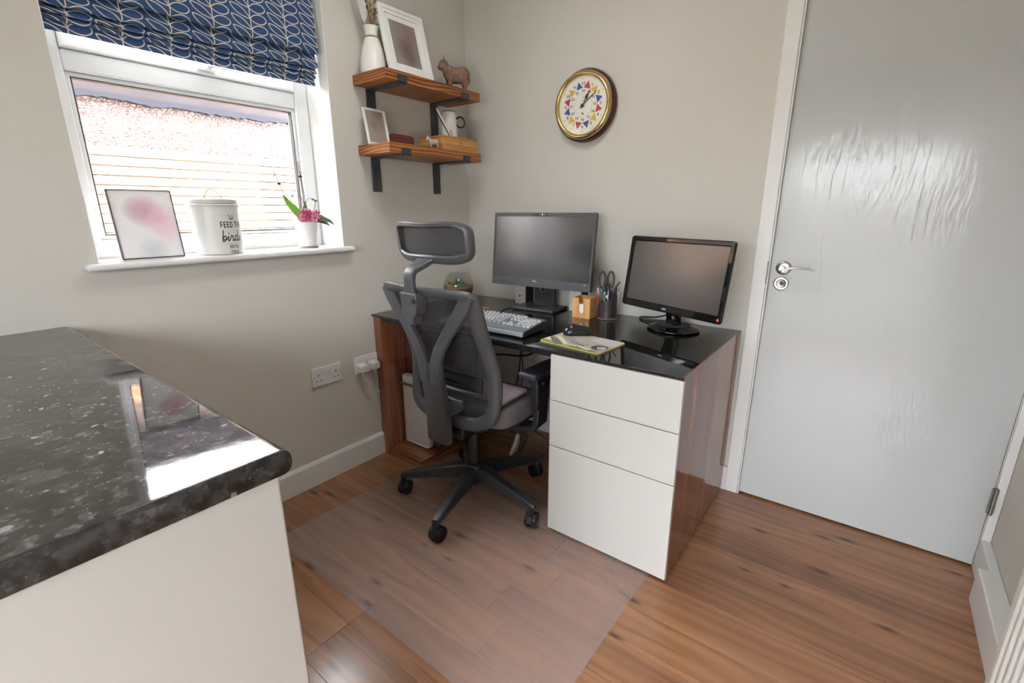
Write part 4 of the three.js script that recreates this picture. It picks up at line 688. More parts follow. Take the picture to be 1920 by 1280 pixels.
// ---------------------------------------------------------------- under the desk and on the walls
{
  const t = thing('tower_computer', 'slim white fronted tower computer on the walnut plinth under the desk', 'computer', [0.152, 0.0425, 0.60]);
  part('case', box(-0.088, 0.088, 0.0, 0.37, -0.36, -0.02, 0.006), blackM, t);
  const fr = slab(roundedRect(0.178, 0.372, 0.014).map(([x, y]) => [x, y + 0.187]), 0.03, 0.004, []).translate(0, 0, -0.02);
  { const p = fr.attributes.position; for (let i = 0; i < p.count; i++) { const z = p.getZ(i); if (z > 0) p.setZ(i, z + 0.012 * (1 - (p.getX(i) / 0.09) ** 2)); } fr.computeVertexNormals(); }
  part('front_cover', fr, std(new THREE.Color(0.74, 0.71, 0.72), 0.35), t, 'white front with rounded corners');
  part('drive_slot', box(-0.089, 0.088, 0.322, 0.331, -0.018, 0.0235, 0.001), std(new THREE.Color(0.12, 0.1, 0.09), 0.5), t);
  const mk = ctex(256, 48, (c, w, h) => { c.fillStyle = '#dcd9da'; c.fillRect(0, 0, w, h); c.fillStyle = '#4a4a4c'; const R = rng(3); for (let i = 0; i < 10; i++) { const x = 12 + i * 23; c.fillRect(x, 16, 13, 6); c.fillRect(x + (R() * 7 | 0), 12, 5, 22); } });
  part('marking', prep(new THREE.PlaneGeometry(0.054, 0.008)).translate(0.0, 0.128, 0.0229), std(0xffffff, 0.5, { map: mk }), t, 'small grey marking');
}
function socket(name, label, at, turn, group) {
  const t = thing(name, label, 'socket', at, turn);
  const dark = std(new THREE.Color(0.02, 0.018, 0.016), 0.8), wm = phys(new THREE.Color(0.74, 0.73, 0.75), 0.3);
  part('face_plate', slab(roundedRect(0.146, 0.086, 0.004), 0.009, 0.0035), wm, t);
  for (const s of [-1, 1]) {
    part('rocker_switch', box(s * 0.012 - 0.0065, s * 0.012 + 0.0065, 0.008, 0.026, 0.008, 0.0125, 0.001), wm, t);
    const cx = s * 0.043;
    part('pin_hole', join(box(cx - 0.002, cx + 0.002, 0.004, 0.013, 0.006, 0.0093, 0), box(cx - 0.014, cx - 0.0075, -0.018, -0.0145, 0.006, 0.0093, 0), box(cx + 0.0075, cx + 0.014, -0.018, -0.0145, 0.006, 0.0093, 0)), dark, t);
    part('screw', cyl(0.0028, 0.0028, 0.001, 12).rotateX(PI / 2).translate(s * 0.0655, 0.002, 0.0092), std(new THREE.Color(0.35, 0.34, 0.34), 0.4), t);
  }
  return t;
}
function plug(label, at, turn) {
  const t = thing('plug', label, 'plug', at, turn), m = std(new THREE.Color(0.7, 0.69, 0.66), 0.4);
  part('plug_body', sweep([[0.05, 0.046, 0], [0.05, 0.046, 0.006], [0.046, 0.042, 0.016], [0.04, 0.036, 0.03], [0.034, 0.03, 0.036]].map(([w, h, z]) => rring(V(0, -0.002, z), V(1, 0, 0), V(0, 1, 0), w, h, 0.011, 4)), { crease: 0.6 }), m, t);
  part('cable_grip', cyl(0.005, 0.004, 0.016, 14).translate(0, -0.033, 0.014), m, t);
  return t;
}
socket('wall_socket', 'empty white double wall socket left of the desk', [0.0005, 0.5025, 0.985], PI / 2);
socket('wall_socket', 'white double wall socket with two plugs partly behind the desk side', [0.0005, 0.502, 0.767], PI / 2);
plug('left white plug in the socket beside the desk side', [0.0098, 0.492, 0.81], PI / 2);
plug('right white plug in the socket partly hidden by the desk side', [0.0098, 0.492, 0.742], PI / 2);
socket('wall_socket', 'white wall socket on the back wall below the desk', [0.51, 0.455, 0.0005], 0);
plug('white plug in the socket below the desk', [0.467, 0.445, 0.0098], 0);
const wireW = std(new THREE.Color(0.62, 0.58, 0.5), 0.5), wireB = std(new THREE.Color(0.012, 0.012, 0.012), 0.5);
single('power_cable', tube([[0.024, 0.452, 0.81], [0.026, 0.425, 0.806], [0.03, 0.395, 0.785], [0.032, 0.365, 0.755], [0.03, 0.345, 0.725], [0.02, 0.335, 0.7]].map(([x, y, z]) => [Math.max(x, 0.012), y, Math.max(z, 0.7145)]), 0.0036, 40), wireW, 'cream cable curving down from the left plug behind the desk side', 'cable');
single('power_cable', tube([[0.024, 0.452, 0.742], [0.022, 0.425, 0.738], [0.015, 0.39, 0.730], [0.013, 0.33, 0.724], [0.012, 0.27, 0.72]], 0.0032, 30), wireW, 'cream cable running straight down from the right plug', 'cable');
single('monitor_lead', tube([[0.1, 0.44, 0.07], [0.2, 0.408, 0.05], [0.3, 0.42, 0.045], [0.4, 0.432, 0.05], [0.47, 0.455, 0.06], [0.53, 0.495, 0.09], [0.6, 0.6, 0.14], [0.63, 0.71, 0.16]], 0.005, 60), wireB, 'thick black cable sagging sideways along the wall under the desk', 'cable');
single('white_lead', tube([[0.3, 0.715, 0.06], [0.27, 0.55, 0.05], [0.29, 0.47, 0.05], [0.34, 0.445, 0.05], [0.42, 0.455, 0.05], [0.5, 0.462, 0.055], [0.56, 0.5, 0.1], [0.6, 0.66, 0.14], [0.62, 0.71, 0.14]], 0.003, 60), wireW, 'thin pale cable hanging in a loop under the desk', 'cable');
for (const [pts, lab] of [
  [[[0.425, 0.715, 0.06], [0.418, 0.5, 0.06], [0.405, 0.44, 0.055], [0.398, 0.36, 0.055], [0.375, 0.27, 0.055], [0.36, 0.2, 0.06], [0.4, 0.06, 0.08], [0.5, 0.006, 0.12], [0.58, 0.006, 0.3]], 'black cable at the left of the bundle hanging under the desk'],
  [[[0.445, 0.715, 0.065], [0.43, 0.52, 0.065], [0.41, 0.44, 0.062], [0.405, 0.36, 0.062], [0.395, 0.27, 0.062], [0.4, 0.18, 0.06], [0.47, 0.05, 0.07], [0.62, 0.006, 0.1]], 'black cable in the middle of the bundle hanging under the desk'],
  [[[0.47, 0.715, 0.06], [0.44, 0.52, 0.055], [0.412, 0.44, 0.05], [0.42, 0.36, 0.05], [0.415, 0.3, 0.05], [0.41, 0.2, 0.055], [0.43, 0.08, 0.06], [0.55, 0.006, 0.07]], 'black cable at the right of the bundle hanging under the desk'],
]) single('hanging_cable', tube(pts, 0.0027, 70), wireB, lab, 'cable');
single('looped_cable', join(tube([[1.0, 0.32, 0.1], [0.93, 0.19, 0.08], [0.83, 0.12, 0.07], [0.74, 0.10, 0.06], [0.65, 0.09, 0.05]], 0.004, 40), tube([[1.01, 0.28, 0.1], [0.95, 0.16, 0.08], [0.85, 0.095, 0.07], [0.74, 0.08, 0.06], [0.65, 0.085, 0.05]], 0.004, 40)), wireB, 'pair of black cables curving up to the drawers under the desk', 'cable');

// ---------------------------------------------------------------- clock
{
  const t = thing('wall_clock', 'round brass-rimmed wall clock with red, yellow and blue triangles', 'clock', [0.737, 1.667, 0]);
  part('wooden_case', lathe([[0, 0.001], [0.15, 0.001], [0.153, 0.006], [0.153, 0.022], [0.147, 0.032], [0.141, 0.036], [0, 0.036]], 72).rotateX(PI / 2), std(new THREE.Color(0.06, 0.012, 0.012), 0.25), t, 'dark red wooden rim');
  part('brass_bezel', lathe([[0.1405, 0.034], [0.1425, 0.040], [0.140, 0.047], [0.133, 0.0525], [0.127, 0.053], [0.1225, 0.049], [0.1205, 0.043], [0.1205, 0.036]], 96).rotateX(PI / 2), brassM, t, 'polished brass rim');
  const S = 1024, dial = ctex(S, S, (c) => {
    c.fillStyle = '#e9e6da'; c.fillRect(0, 0, S, S); c.translate(S / 2, S / 2);
    const R = S / 2, P = (deg, r) => [Math.sin(deg * PI / 180) * r * R, -Math.cos(deg * PI / 180) * r * R];
    const cols = ['#c23a44', '#d8b02c', '#2f539c'];
    for (let k = 0; k < 12; k++) { c.fillStyle = cols[k % 3]; c.beginPath(); for (const [d, r] of [[k * 30 + 1, 0.6], [k * 30 + 29, 0.6], [k * 30 + 15, 0.83]]) c.lineTo(...P(d, r)); c.closePath(); c.fill(); }
    c.fillStyle = '#2c2b28'; c.textAlign = 'center'; c.textBaseline = 'middle';
    for (let k = 1; k <= 12; k++) {
      c.font = 'bold 76px sans-serif'; c.fillText(String(k), ...P(k * 30, 0.735));
      c.font = 'bold 66px sans-serif'; c.fillText(String(k + 12), ...P(k * 30, 0.495));
      c.font = '30px sans-serif'; c.fillStyle = '#8a8a86'; c.fillText(String(k * 5), ...P(k * 30, 0.9)); c.fillStyle = '#2c2b28';
    }
    c.strokeStyle = '#a9a2a0'; c.lineWidth = 4; c.beginPath(); c.arc(0, 0, R * 0.385, 0, 7); c.stroke();
    for (let k = 0; k < 60; k++) { c.lineWidth = 2; c.beginPath(); c.moveTo(...P(k * 6, 0.93)); c.lineTo(...P(k * 6, k % 5 ? 0.955 : 0.97)); c.stroke(); }
    c.strokeStyle = '#77756f'; c.lineWidth = 5; c.beginPath(); c.arc(0, -0.2 * R, 0.034 * R, 0.2, PI - 0.2); c.moveTo(-14, -0.235 * R); c.lineTo(-12, -0.285 * R); c.lineTo(0, -0.25 * R); c.lineTo(12, -0.285 * R); c.lineTo(14, -0.235 * R); c.moveTo(0, -0.29 * R); c.lineTo(0, -0.31 * R); c.stroke();
    c.fillStyle = '#77756f'; c.font = '24px serif'; c.fillText('RAF', 0, -0.155 * R);
  });
  const dg = prep(new THREE.CircleGeometry(0.1208, 72)).translate(0, 0, 0.0375);
  part('dial', dg, std(0xffffff, 0.6, { map: dial }), t, 'cream dial with two rings of numbers');
  const hand = (pts, a, z, m) => part('clock_hand', slab(pts, 0.0012, 0.0003).rotateZ(-a * PI / 180).translate(0, 0, z), m, t);
  const hm = std(new THREE.Color(0.06, 0.06, 0.055), 0.35);
  hand([[-0.002, -0.012], [0.002, -0.012], [0.0022, 0.026], [0.0085, 0.036], [0.0022, 0.058], [0.001, 0.066], [-0.001, 0.066], [-0.0022, 0.058], [-0.0085, 0.036], [-0.0022, 0.026]], 30, 0.0395, hm);
  hand([[-0.0016, -0.016], [0.0016, -0.016], [0.002, 0.06], [0.0008, 0.088], [-0.0008, 0.088], [-0.002, 0.06]], 53, 0.0415, hm);
  part('hand_boss', lathe([[0, 0.038], [0.0075, 0.038], [0.0075, 0.044], [0.004, 0.0465], [0, 0.047]], 24).rotateX(PI / 2), hm, t);
  part('winding_hole', lathe([[0, 0.0376], [0.0045, 0.0376], [0.0045, 0.0384], [0, 0.0384]], 18).rotateX(PI / 2).translate(0, -0.034, 0), hm, t);
  part('clock_glass', lathe([[0, 0.0515], [0.08, 0.0495], [0.1218, 0.0455]], 64).rotateX(PI / 2), glassM, t);
}
// ---------------------------------------------------------------- shelves on strap brackets
function shelf(label, yTop, yBot, off) {
  const t = thing('wall_shelf', label, 'shelf', [0, 0, 0]);
  const bd = box(0.002, 0.216, yBot, yTop, 0.137, 0.715, 0.003);
  part('shelf_board', muv(bd, false, off, off * 0.6), pineM, t);
  for (const z of [0.628, 0.247]) {
    const b = new THREE.Group(); b.name = numbered('bracket'); t.add(b);
    const pts = [[0.003, yBot - 0.15], [0.003, yBot - 0.006], [0.0055, yBot - 0.003], [0.216, yBot - 0.003], [0.2195, yBot + 0.0005], [0.2195, yBot + 0.024]];
    const rings = pts.map(([x, y], i) => { const a = pts[Math.max(i - 1, 0)], c = pts[Math.min(i + 1, pts.length - 1)], d = V(c[0] - a[0], c[1] - a[1], 0).normalize(); return rring(V(x, y, z), V(0, 0, 1), V(-d.y, d.x, 0), 0.05, 0.005, 0.0012, 1); });
    part('strap', sweep(rings, { crease: 0.6 }), ironM, b);
    for (const y of [yBot - 0.05, yBot - 0.125]) part('screw', cyl(0.005, 0.0045, 0.0024, 14).rotateZ(-PI / 2).translate(0.0062, y, z), blackM, b);
    part('screw', cyl(0.0045, 0.0045, 0.002, 12).translate(0.19, yBot - 0.0062, z), blackM, b);
  }
}
const S1 = 1.768, S2 = 1.490;
shelf('upper stained pine wall shelf on two black strap brackets', S1, 1.7275, 0.1);
shelf('lower stained pine wall shelf on two black strap brackets', S2, 1.4485, 0.43);
{ // vase with dried stems
  const t = thing('vase', 'white ceramic bottle vase with twine on the upper shelf', 'vase', [0.073, S1, 0.655]);
  part('vase_body', lathe([[0, 0.001], [0.05, 0.0], [0.054, 0.004], [0.0545, 0.02], [0.052, 0.06], [0.045, 0.1], [0.034, 0.138], [0.0265, 0.158], [0.0255, 0.168], [0.0275, 0.182], [0.031, 0.196], [0.0325, 0.2], [0.031, 0.2015], [0.0285, 0.198], [0.024, 0.17], [0.024, 0.15], [0, 0.12]], 56).scale(1, 0.9, 1), std(new THREE.Color(0.74, 0.73, 0.69), 0.35), t);
  const tw = std(new THREE.Color(0.42, 0.3, 0.14), 0.9);
  part('twine', join(prep(new THREE.TorusGeometry(0.0285, 0.002, 8, 40)).rotateX(PI / 2).translate(0, 0.154, 0), prep(new THREE.TorusGeometry(0.028, 0.002, 8, 40)).rotateX(PI / 2).translate(0, 0.158, 0), tube([[0.014, 0.156, -0.026], [0.02, 0.16, -0.04], [0.028, 0.164, -0.042], [0.03, 0.157, -0.034], [0.022, 0.154, -0.028]], 0.0018, 24), tube([[0.018, 0.155, -0.028], [0.026, 0.145, -0.032], [0.03, 0.13, -0.03], [0.032, 0.122, -0.032]], 0.0018, 20)).translate(0, -0.0155, 0), tw, t, 'twine tied round the neck');
  const R = rng(21), f = thing('dried_flower', 'brown dried flower sprig standing in the white vase', 'dried flowers', [0.074, S1 + 0.112, 0.66]);
  const stemM = std(new THREE.Color(0.2, 0.12, 0.05), 0.8), heads = [std(new THREE.Color(0.26, 0.14, 0.05), 0.8), std(new THREE.Color(0.4, 0.25, 0.09), 0.8), std(new THREE.Color(0.14, 0.08, 0.04), 0.8)];
  const hg = (() => { const o = []; for (let i = 0; i < 7; i++) { const c = prep(new THREE.ConeGeometry(0.0034, 0.018, 5, 1)).translate(0, 0.009, 0).rotateZ(0.35 + 0.25 * (i % 2)).rotateY(i * 0.9); o.push(c); } return join(o); })();
  for (let i = 0; i < 16; i++) {
    const a = R() * 2 * PI, l = 0.095 + R() * 0.1, sp = 0.008 + R() * 0.016, x = Math.cos(a) * sp * 1.2 + 0.006, z = Math.sin(a) * sp - 0.004;
    part('stem', tube([[0, 0, 0], [x * 0.1, l * 0.5, z * 0.1 - 0.003], [x, l, z]], 0.0009, 10, 5), stemM, f);
    const h = part('seed_head', hg, heads[i % 3], f); h.position.set(x, l - 0.006, z); h.rotation.set(z * 12, a, -x * 12);
  }
  const fe = thing('feather', 'pale grey feather with a dark tip in the white vase', 'feather', [0.07, S1 + 0.112, 0.668]);
  const blade = slab([[0, 0], [0.004, 0.08], [0.016, 0.10], [0.02, 0.14], [0.012, 0.19], [0.003, 0.235], [-0.003, 0.235], [-0.006, 0.19], [-0.008, 0.13], [-0.006, 0.09], [-0.001, 0.08]], 0.0016, 0.0003).rotateY(PI / 4).rotateX(0.2);
  part('vane', blade, std(new THREE.Color(0.5, 0.49, 0.5), 0.9), fe);
  part('dark_tip', slab([[-0.0045, 0.215], [0.006, 0.215], [0.0035, 0.245], [0, 0.254], [-0.0035, 0.245]], 0.0022, 0.0003).translate(0, 0, -0.0003).rotateY(PI / 4).rotateX(0.2), blackM, fe);
}
function photo(seed, base, spots) { // blurred print
  return ctex(256, 320, (c, w, h) => {
    c.fillStyle = base; c.fillRect(0, 0, w, h);
    for (const [x, y, r, col] of spots) { const g = c.createRadialGradient(x * w, y * h, 0, x * w, y * h, r * w); g.addColorStop(0, `rgba(${col},0.9)`); g.addColorStop(0.5, `rgba(${col},0.45)`); g.addColorStop(1, `rgba(${col},0)`); c.fillStyle = g; c.fillRect(0, 0, w, h); }
  });
}
function picFrame(t, w, h, bw, th, m, print, mat, tilt) { // frame in its own x,y; leaning back by tilt
  const q = (n, g, mm, l) => part(n, g.rotateX(-tilt), mm, t, l), o = [[-w / 2, 0], [w / 2, 0], [w / 2, h], [-w / 2, h]], hole = (k) => [[-w / 2 + k, k], [-w / 2 + k, h - k], [w / 2 - k, h - k], [w / 2 - k, k]];
  q('frame', join(slab(o, th, 0.002, [hole(bw * 0.55)]).translate(0, 0, 0), slab(hole(bw * 0.4).reverse(), th * 0.75, 0.0015, [hole(bw)]), slab(hole(0.003).reverse(), 0.003, 0.0005)), m);
  if (mat) q('mount', slab(hole(bw - 0.002).reverse(), 0.002, 0.0003, [hole(bw + mat)]).translate(0, 0, 0.0052), std(new THREE.Color(0.78, 0.77, 0.75), 0.8), 'white card mount');
  const k = bw + (mat || 0) - 0.003, g = prep(new THREE.PlaneGeometry(w - 2 * k, h - 2 * k)).translate(0, h / 2, 0.0045);
  q('print', g, std(0xffffff, 0.55, { map: print }), 'blurred print');
}
{
  const a = thing('picture_frame', 'large white picture frame with a mount leaning on the upper shelf', 'picture frame', [0.152, S1 + 0.0002, 0.517], PI / 2);
  picFrame(a, 0.245, 0.278, 0.03, 0.018, whiteM, photo(1, '#8a8483', [[0.62, 0.3, 0.5, '132,104,98'], [0.5, 0.6, 0.4, '98,82,76'], [0.45, 0.2, 0.3, '150,124,116'], [0.6, 0.8, 0.35, '112,88,80']]), 0.02, 0.24);
  single('frame_strut', slab([[0, 0], [0.05, 0], [0.012, 0.09], [0, 0.09]], 0.03, 0.001).rotateY(PI), std(new THREE.Color(0.06, 0.02, 0.018), 0.6), 'dark red strut behind the large white picture frame', 'stand', [0.121, S1, 0.60]);
  const b = thing('picture_frame', 'small thin white picture frame leaning on the lower shelf end', 'picture frame', [0.072, S2 + 0.0002, 0.655], PI / 2);
  picFrame(b, 0.115, 0.152, 0.0095, 0.012, whiteM, photo(2, '#9a9189', [[0.3, 0.25, 0.5, '138,128,114'], [0.7, 0.6, 0.5, '148,134,128'], [0.5, 0.85, 0.5, '160,138,132'], [0.4, 0.45, 0.3, '126,114,104']]), 0, 0.2);
}
function cow(parent, s, wool, horns, bodyM, hornM) { // standing highland calf, nose towards +z, 1 unit about body length
  const P = (x, y, z) => V(x, y, z), c = [
    [P(0, 0.62, -0.32), P(0, 0.6, 0.2), 0.25, 0.23], [P(0, 0.5, -0.27), P(0, 0.46, 0.18), 0.21, 0.2], [P(0, 0.66, 0.22), P(0, 0.84, 0.4), 0.2, 0.15], [P(0, 0.9, 0.42), P(0, 0.8, 0.58), 0.135, 0.085],
    ...[-1, 1].flatMap((k) => [[P(k * 0.11, 0.5, 0.2), P(k * 0.12, 0.06, 0.22), 0.1, 0.062], [P(k * 0.12, 0.55, -0.36), P(k * 0.12, 0.3, -0.40), 0.13, 0.075], [P(k * 0.12, 0.3, -0.40), P(k * 0.125, 0.06, -0.36), 0.07, 0.062]]),
    [P(0, 0.95, 0.44), P(0, 0.97, 0.5), 0.085, 0.06], [P(0, 0.7, -0.5), P(0, 0.35, -0.56), 0.04, 0.045]];
  const b = (p) => (fbm(p.x * 40 + p.z * 16, p.y * 18 + p.z * 40, 5, 2) - 0.5) * wool;
  const g = blob(c, 0.09, P(-0.75, -0.05, -0.75), P(0.75, 1.4, 0.75), 62, b).scale(s, s, s);
  part('body', muv(toCreasedNormals(g, 1.2)), bodyM, parent);
  for (const k of [-1, 1]) {
    if (horns) part('horn', sweep([[0.05, 0.99, 0.42, 0.035], [0.16, 1.02, 0.44, 0.032], [0.25, 1.07, 0.46, 0.024], [0.29, 1.17, 0.47, 0.006]].map(([x, y, z, r]) => [...Array(8)].map((_, i) => V(k * x, y + Math.cos(i / 4 * PI) * r, z + Math.sin(i / 4 * PI) * r))), { crease: 1 }).scale(s, s, s), hornM, parent);
    part('ear', sweep([[0.08, 0.93, 0.40, 0.03], [0.17, 0.9, 0.38, 0.045], [0.25, 0.86, 0.37, 0.01]].map(([x, y, z, r]) => [...Array(8)].map((_, i) => V(k * x, y + Math.cos(i / 4 * PI) * r, z + Math.sin(i / 4 * PI) * r * 0.5))), { crease: 1 }).scale(s, s, s), bodyM, parent);
    part('eye', prep(new THREE.SphereGeometry(0.02, 10, 8)).translate(k * 0.085, 0.9, 0.52).scale(s, s, s), blackM, parent);
  }
}
{
  const t = thing('cow_figurine', 'brown textured highland cow figurine standing on the upper shelf', 'figurine', [0.125, S1 + 0.0075, 0.215], -0.6);
  const fur = dtex(128, 128, (x, y) => { const k = fbm(x * 16 + 3 * fbm(x * 4, y * 4, 2, 2), y * 16, 9, 3); return mixc([128, 98, 82], [176, 144, 124], sstep(0.3, 0.7, k)); }, true, 1 / 0.03);
  cow(t, 0.124, 0.085, true, std(new THREE.Color(0.75, 0.72, 0.7), 0.75, { map: fur }), std(new THREE.Color(0.3, 0.22, 0.16), 0.6));
  part('figurine_base', slab(roundedRect(0.075, 0.135, 0.012), 0.007, 0.002).rotateX(-PI / 2).translate(0, -0.0072, 0), std(new THREE.Color(0.55, 0.42, 0.35), 0.6), t, 'pale pink base');
  const l = thing('cow_figurine', 'tiny pale cow figurine with white horns on the lower shelf', 'figurine', [0.165, S2 + 0.0005, 0.418], -0.5);
  cow(l, 0.052, 0.04, true, std(new THREE.Color(0.42, 0.34, 0.30), 0.7), std(new THREE.Color(0.75, 0.73, 0.68), 0.5));
}
{
  const t = thing('wooden_box', 'small reddish brown wooden box on the lower shelf', 'box', [0.055, S2, 0.538]);
  const rm = phys(new THREE.Color(0.13, 0.028, 0.02), 0.3);
  part('box_body', box(-0.045, 0.045, 0, 0.04, -0.063, 0.063, 0.003), rm, t);
  part('lid', sweep([rring(V(0, 0.0405, 0), V(1, 0, 0), V(0, 0, -1), 0.09, 0.126, 0.003), rring(V(0, 0.049, 0), V(1, 0, 0), V(0, 0, -1), 0.09, 0.126, 0.003), rring(V(0, 0.0555, 0), V(1, 0, 0), V(0, 0, -1), 0.078, 0.112, 0.006), rring(V(0, 0.0575, 0), V(1, 0, 0), V(0, 0, -1), 0.05, 0.08, 0.006)], { crease: 0.4 }), rm, t);
  part('front_panel', box(0.0445, 0.0462, 0.006, 0.036, -0.054, 0.054, 0.0008), rm, t);
  const w = thing('wooden_box', 'long pale oak box on the lower shelf carrying the enamel jug', 'box', [0.122, S2, 0.268]);
  part('box_body', muv(box(-0.08, 0.08, 0, 0.056, -0.118, 0.118, 0.003), false, 0, 0.05), oakM, w);
  part('lid', muv(box(-0.081, 0.081, 0.0563, 0.064, -0.119, 0.119, 0.002), false, 0.1, 0.1), oakM, w);
  part('clasp', box(0.0802, 0.083, 0.03, 0.05, -0.008, 0.008, 0.001), std(new THREE.Color(0.35, 0.24, 0.1), 0.4), w);
  const j = thing('enamel_jug', 'white enamel jug with dark rim and anchor motif on oak box', 'jug', [0.115, S2 + 0.0642, 0.257]);
  const en = phys(new THREE.Color(0.68, 0.67, 0.62), 0.18), rimM = phys(new THREE.Color(0.02, 0.035, 0.02), 0.25);
  part('jug_body', lathe([[0, 0.002], [0.04, 0], [0.0415, 0.004], [0.040, 0.04], [0.0365, 0.08], [0.034, 0.115], [0.0345, 0.123], [0.0328, 0.123], [0.0325, 0.115], [0.037, 0.05], [0.038, 0.01], [0, 0.008]], 48), en, j);
  part('rim', prep(new THREE.TorusGeometry(0.0342, 0.0016, 8, 48)).rotateX(PI / 2).translate(0, 0.1235, 0), rimM, j, 'dark rim');
  part('spout', sweep([[0.024, 0.119, 0.022], [0.031, 0.107, 0.017], [0.034, 0.09, 0.010], [0.036, 0.075, 0.004]].map(([q, y, w2]) => rring(V(-q * 0.35, y, q), V(1, 0, 0.3).normalize(), V(0, 0, 1), w2 * 2, 0.014, 0.005)), { crease: 1 }), en, j);
  part('handle', join(prep(new THREE.TorusGeometry(0.024, 0.0042, 12, 40)).rotateY(PI / 2 - 0.35).translate(0.012, 0.085, -0.069)), rimM, j, 'dark green ring handle');
  part('handle_mount', join(box(0.004, 0.014, 0.075, 0.095, -0.047, -0.034, 0.003)), en, j);
  const anchor = join(tube([[-0.008, 0.022, 0], [-0.006, 0.015, 0], [0, 0.0125, 0], [0.006, 0.015, 0], [0.008, 0.022, 0]], 0.0012, 16, 6), bar([[0, 0.013, 0], [0, 0.034, 0]], 0.0022, 0.0022, 0.0005, V(0, 0, 1)), bar([[-0.006, 0.029, 0], [0.006, 0.029, 0]], 0.002, 0.002, 0.0005, V(0, 0, 1)), prep(new THREE.TorusGeometry(0.0025, 0.0008, 6, 16)).translate(0, 0.0362, 0)).translate(0, 0, 0.0405).rotateY(0.95);
  part('anchor_motif', anchor, std(new THREE.Color(0.05, 0.06, 0.06), 0.5), j, 'dark anchor motif');
  const pl = thing('photo_plaque', 'thin clear plaque leaning steeply beside the enamel jug', 'plaque', [0.198, S2 + 0.066, 0.29], 0.86);
  part('plaque_sheet', slab([[0, 0], [0.004, 0], [-0.058, 0.12], [-0.062, 0.118]], 0.018, 0.0005), phys(new THREE.Color(0.7, 0.7, 0.7), 0.1), pl);
  part('plaque_backing', slab([[-0.004, 0.0], [-0.0005, 0], [-0.0625, 0.118], [-0.066, 0.116]], 0.018, 0.0005), std(new THREE.Color(0.06, 0.055, 0.05), 0.4), pl);
  pl.position.set(0.178, S2 + 0.0655, 0.318);
}
// ---------------------------------------------------------------- window sill
const SILL = 1.062;
{
  const t = thing('canvas_picture', 'square blurred pink print in a thin dark frame leaning on the sill', 'picture frame', [-0.052, SILL + 0.0002, 1.528], PI / 2 - 0.02);
  const q = (n, g, m, l) => part(n, g.rotateX(-0.16), m, t, l), w = 0.176, h = 0.222;
  q('frame', slab([[-w / 2, 0], [w / 2, 0], [w / 2, h], [-w / 2, h]], 0.014, 0.0008, [[[-w / 2 + 0.0025, 0.0025], [-w / 2 + 0.0025, h - 0.0025], [w / 2 - 0.0025, h - 0.0025], [w / 2 - 0.0025, 0.0025]]]), std(new THREE.Color(0.03, 0.03, 0.032), 0.4), 'thin dark edge');
  q('back_board', box(-w / 2 + 0.002, w / 2 - 0.002, 0.002, h - 0.002, 0.001, 0.009, 0), whiteM);
  const pr = photo(3, '#e9e7e8', [[0.5, 0.3, 0.34, '196,134,150'], [0.72, 0.42, 0.34, '228,180,196'], [0.36, 0.28, 0.24, '200,176,196'], [0.52, 0.92, 0.3, '196,202,212'], [0.8, 0.62, 0.26, '238,204,218']]);
  q('print', prep(new THREE.PlaneGeometry(w - 0.005, h - 0.005)).translate(0, h / 2, 0.0098), std(0xffffff, 0.5, { map: pr }), 'blurred pink print');
}
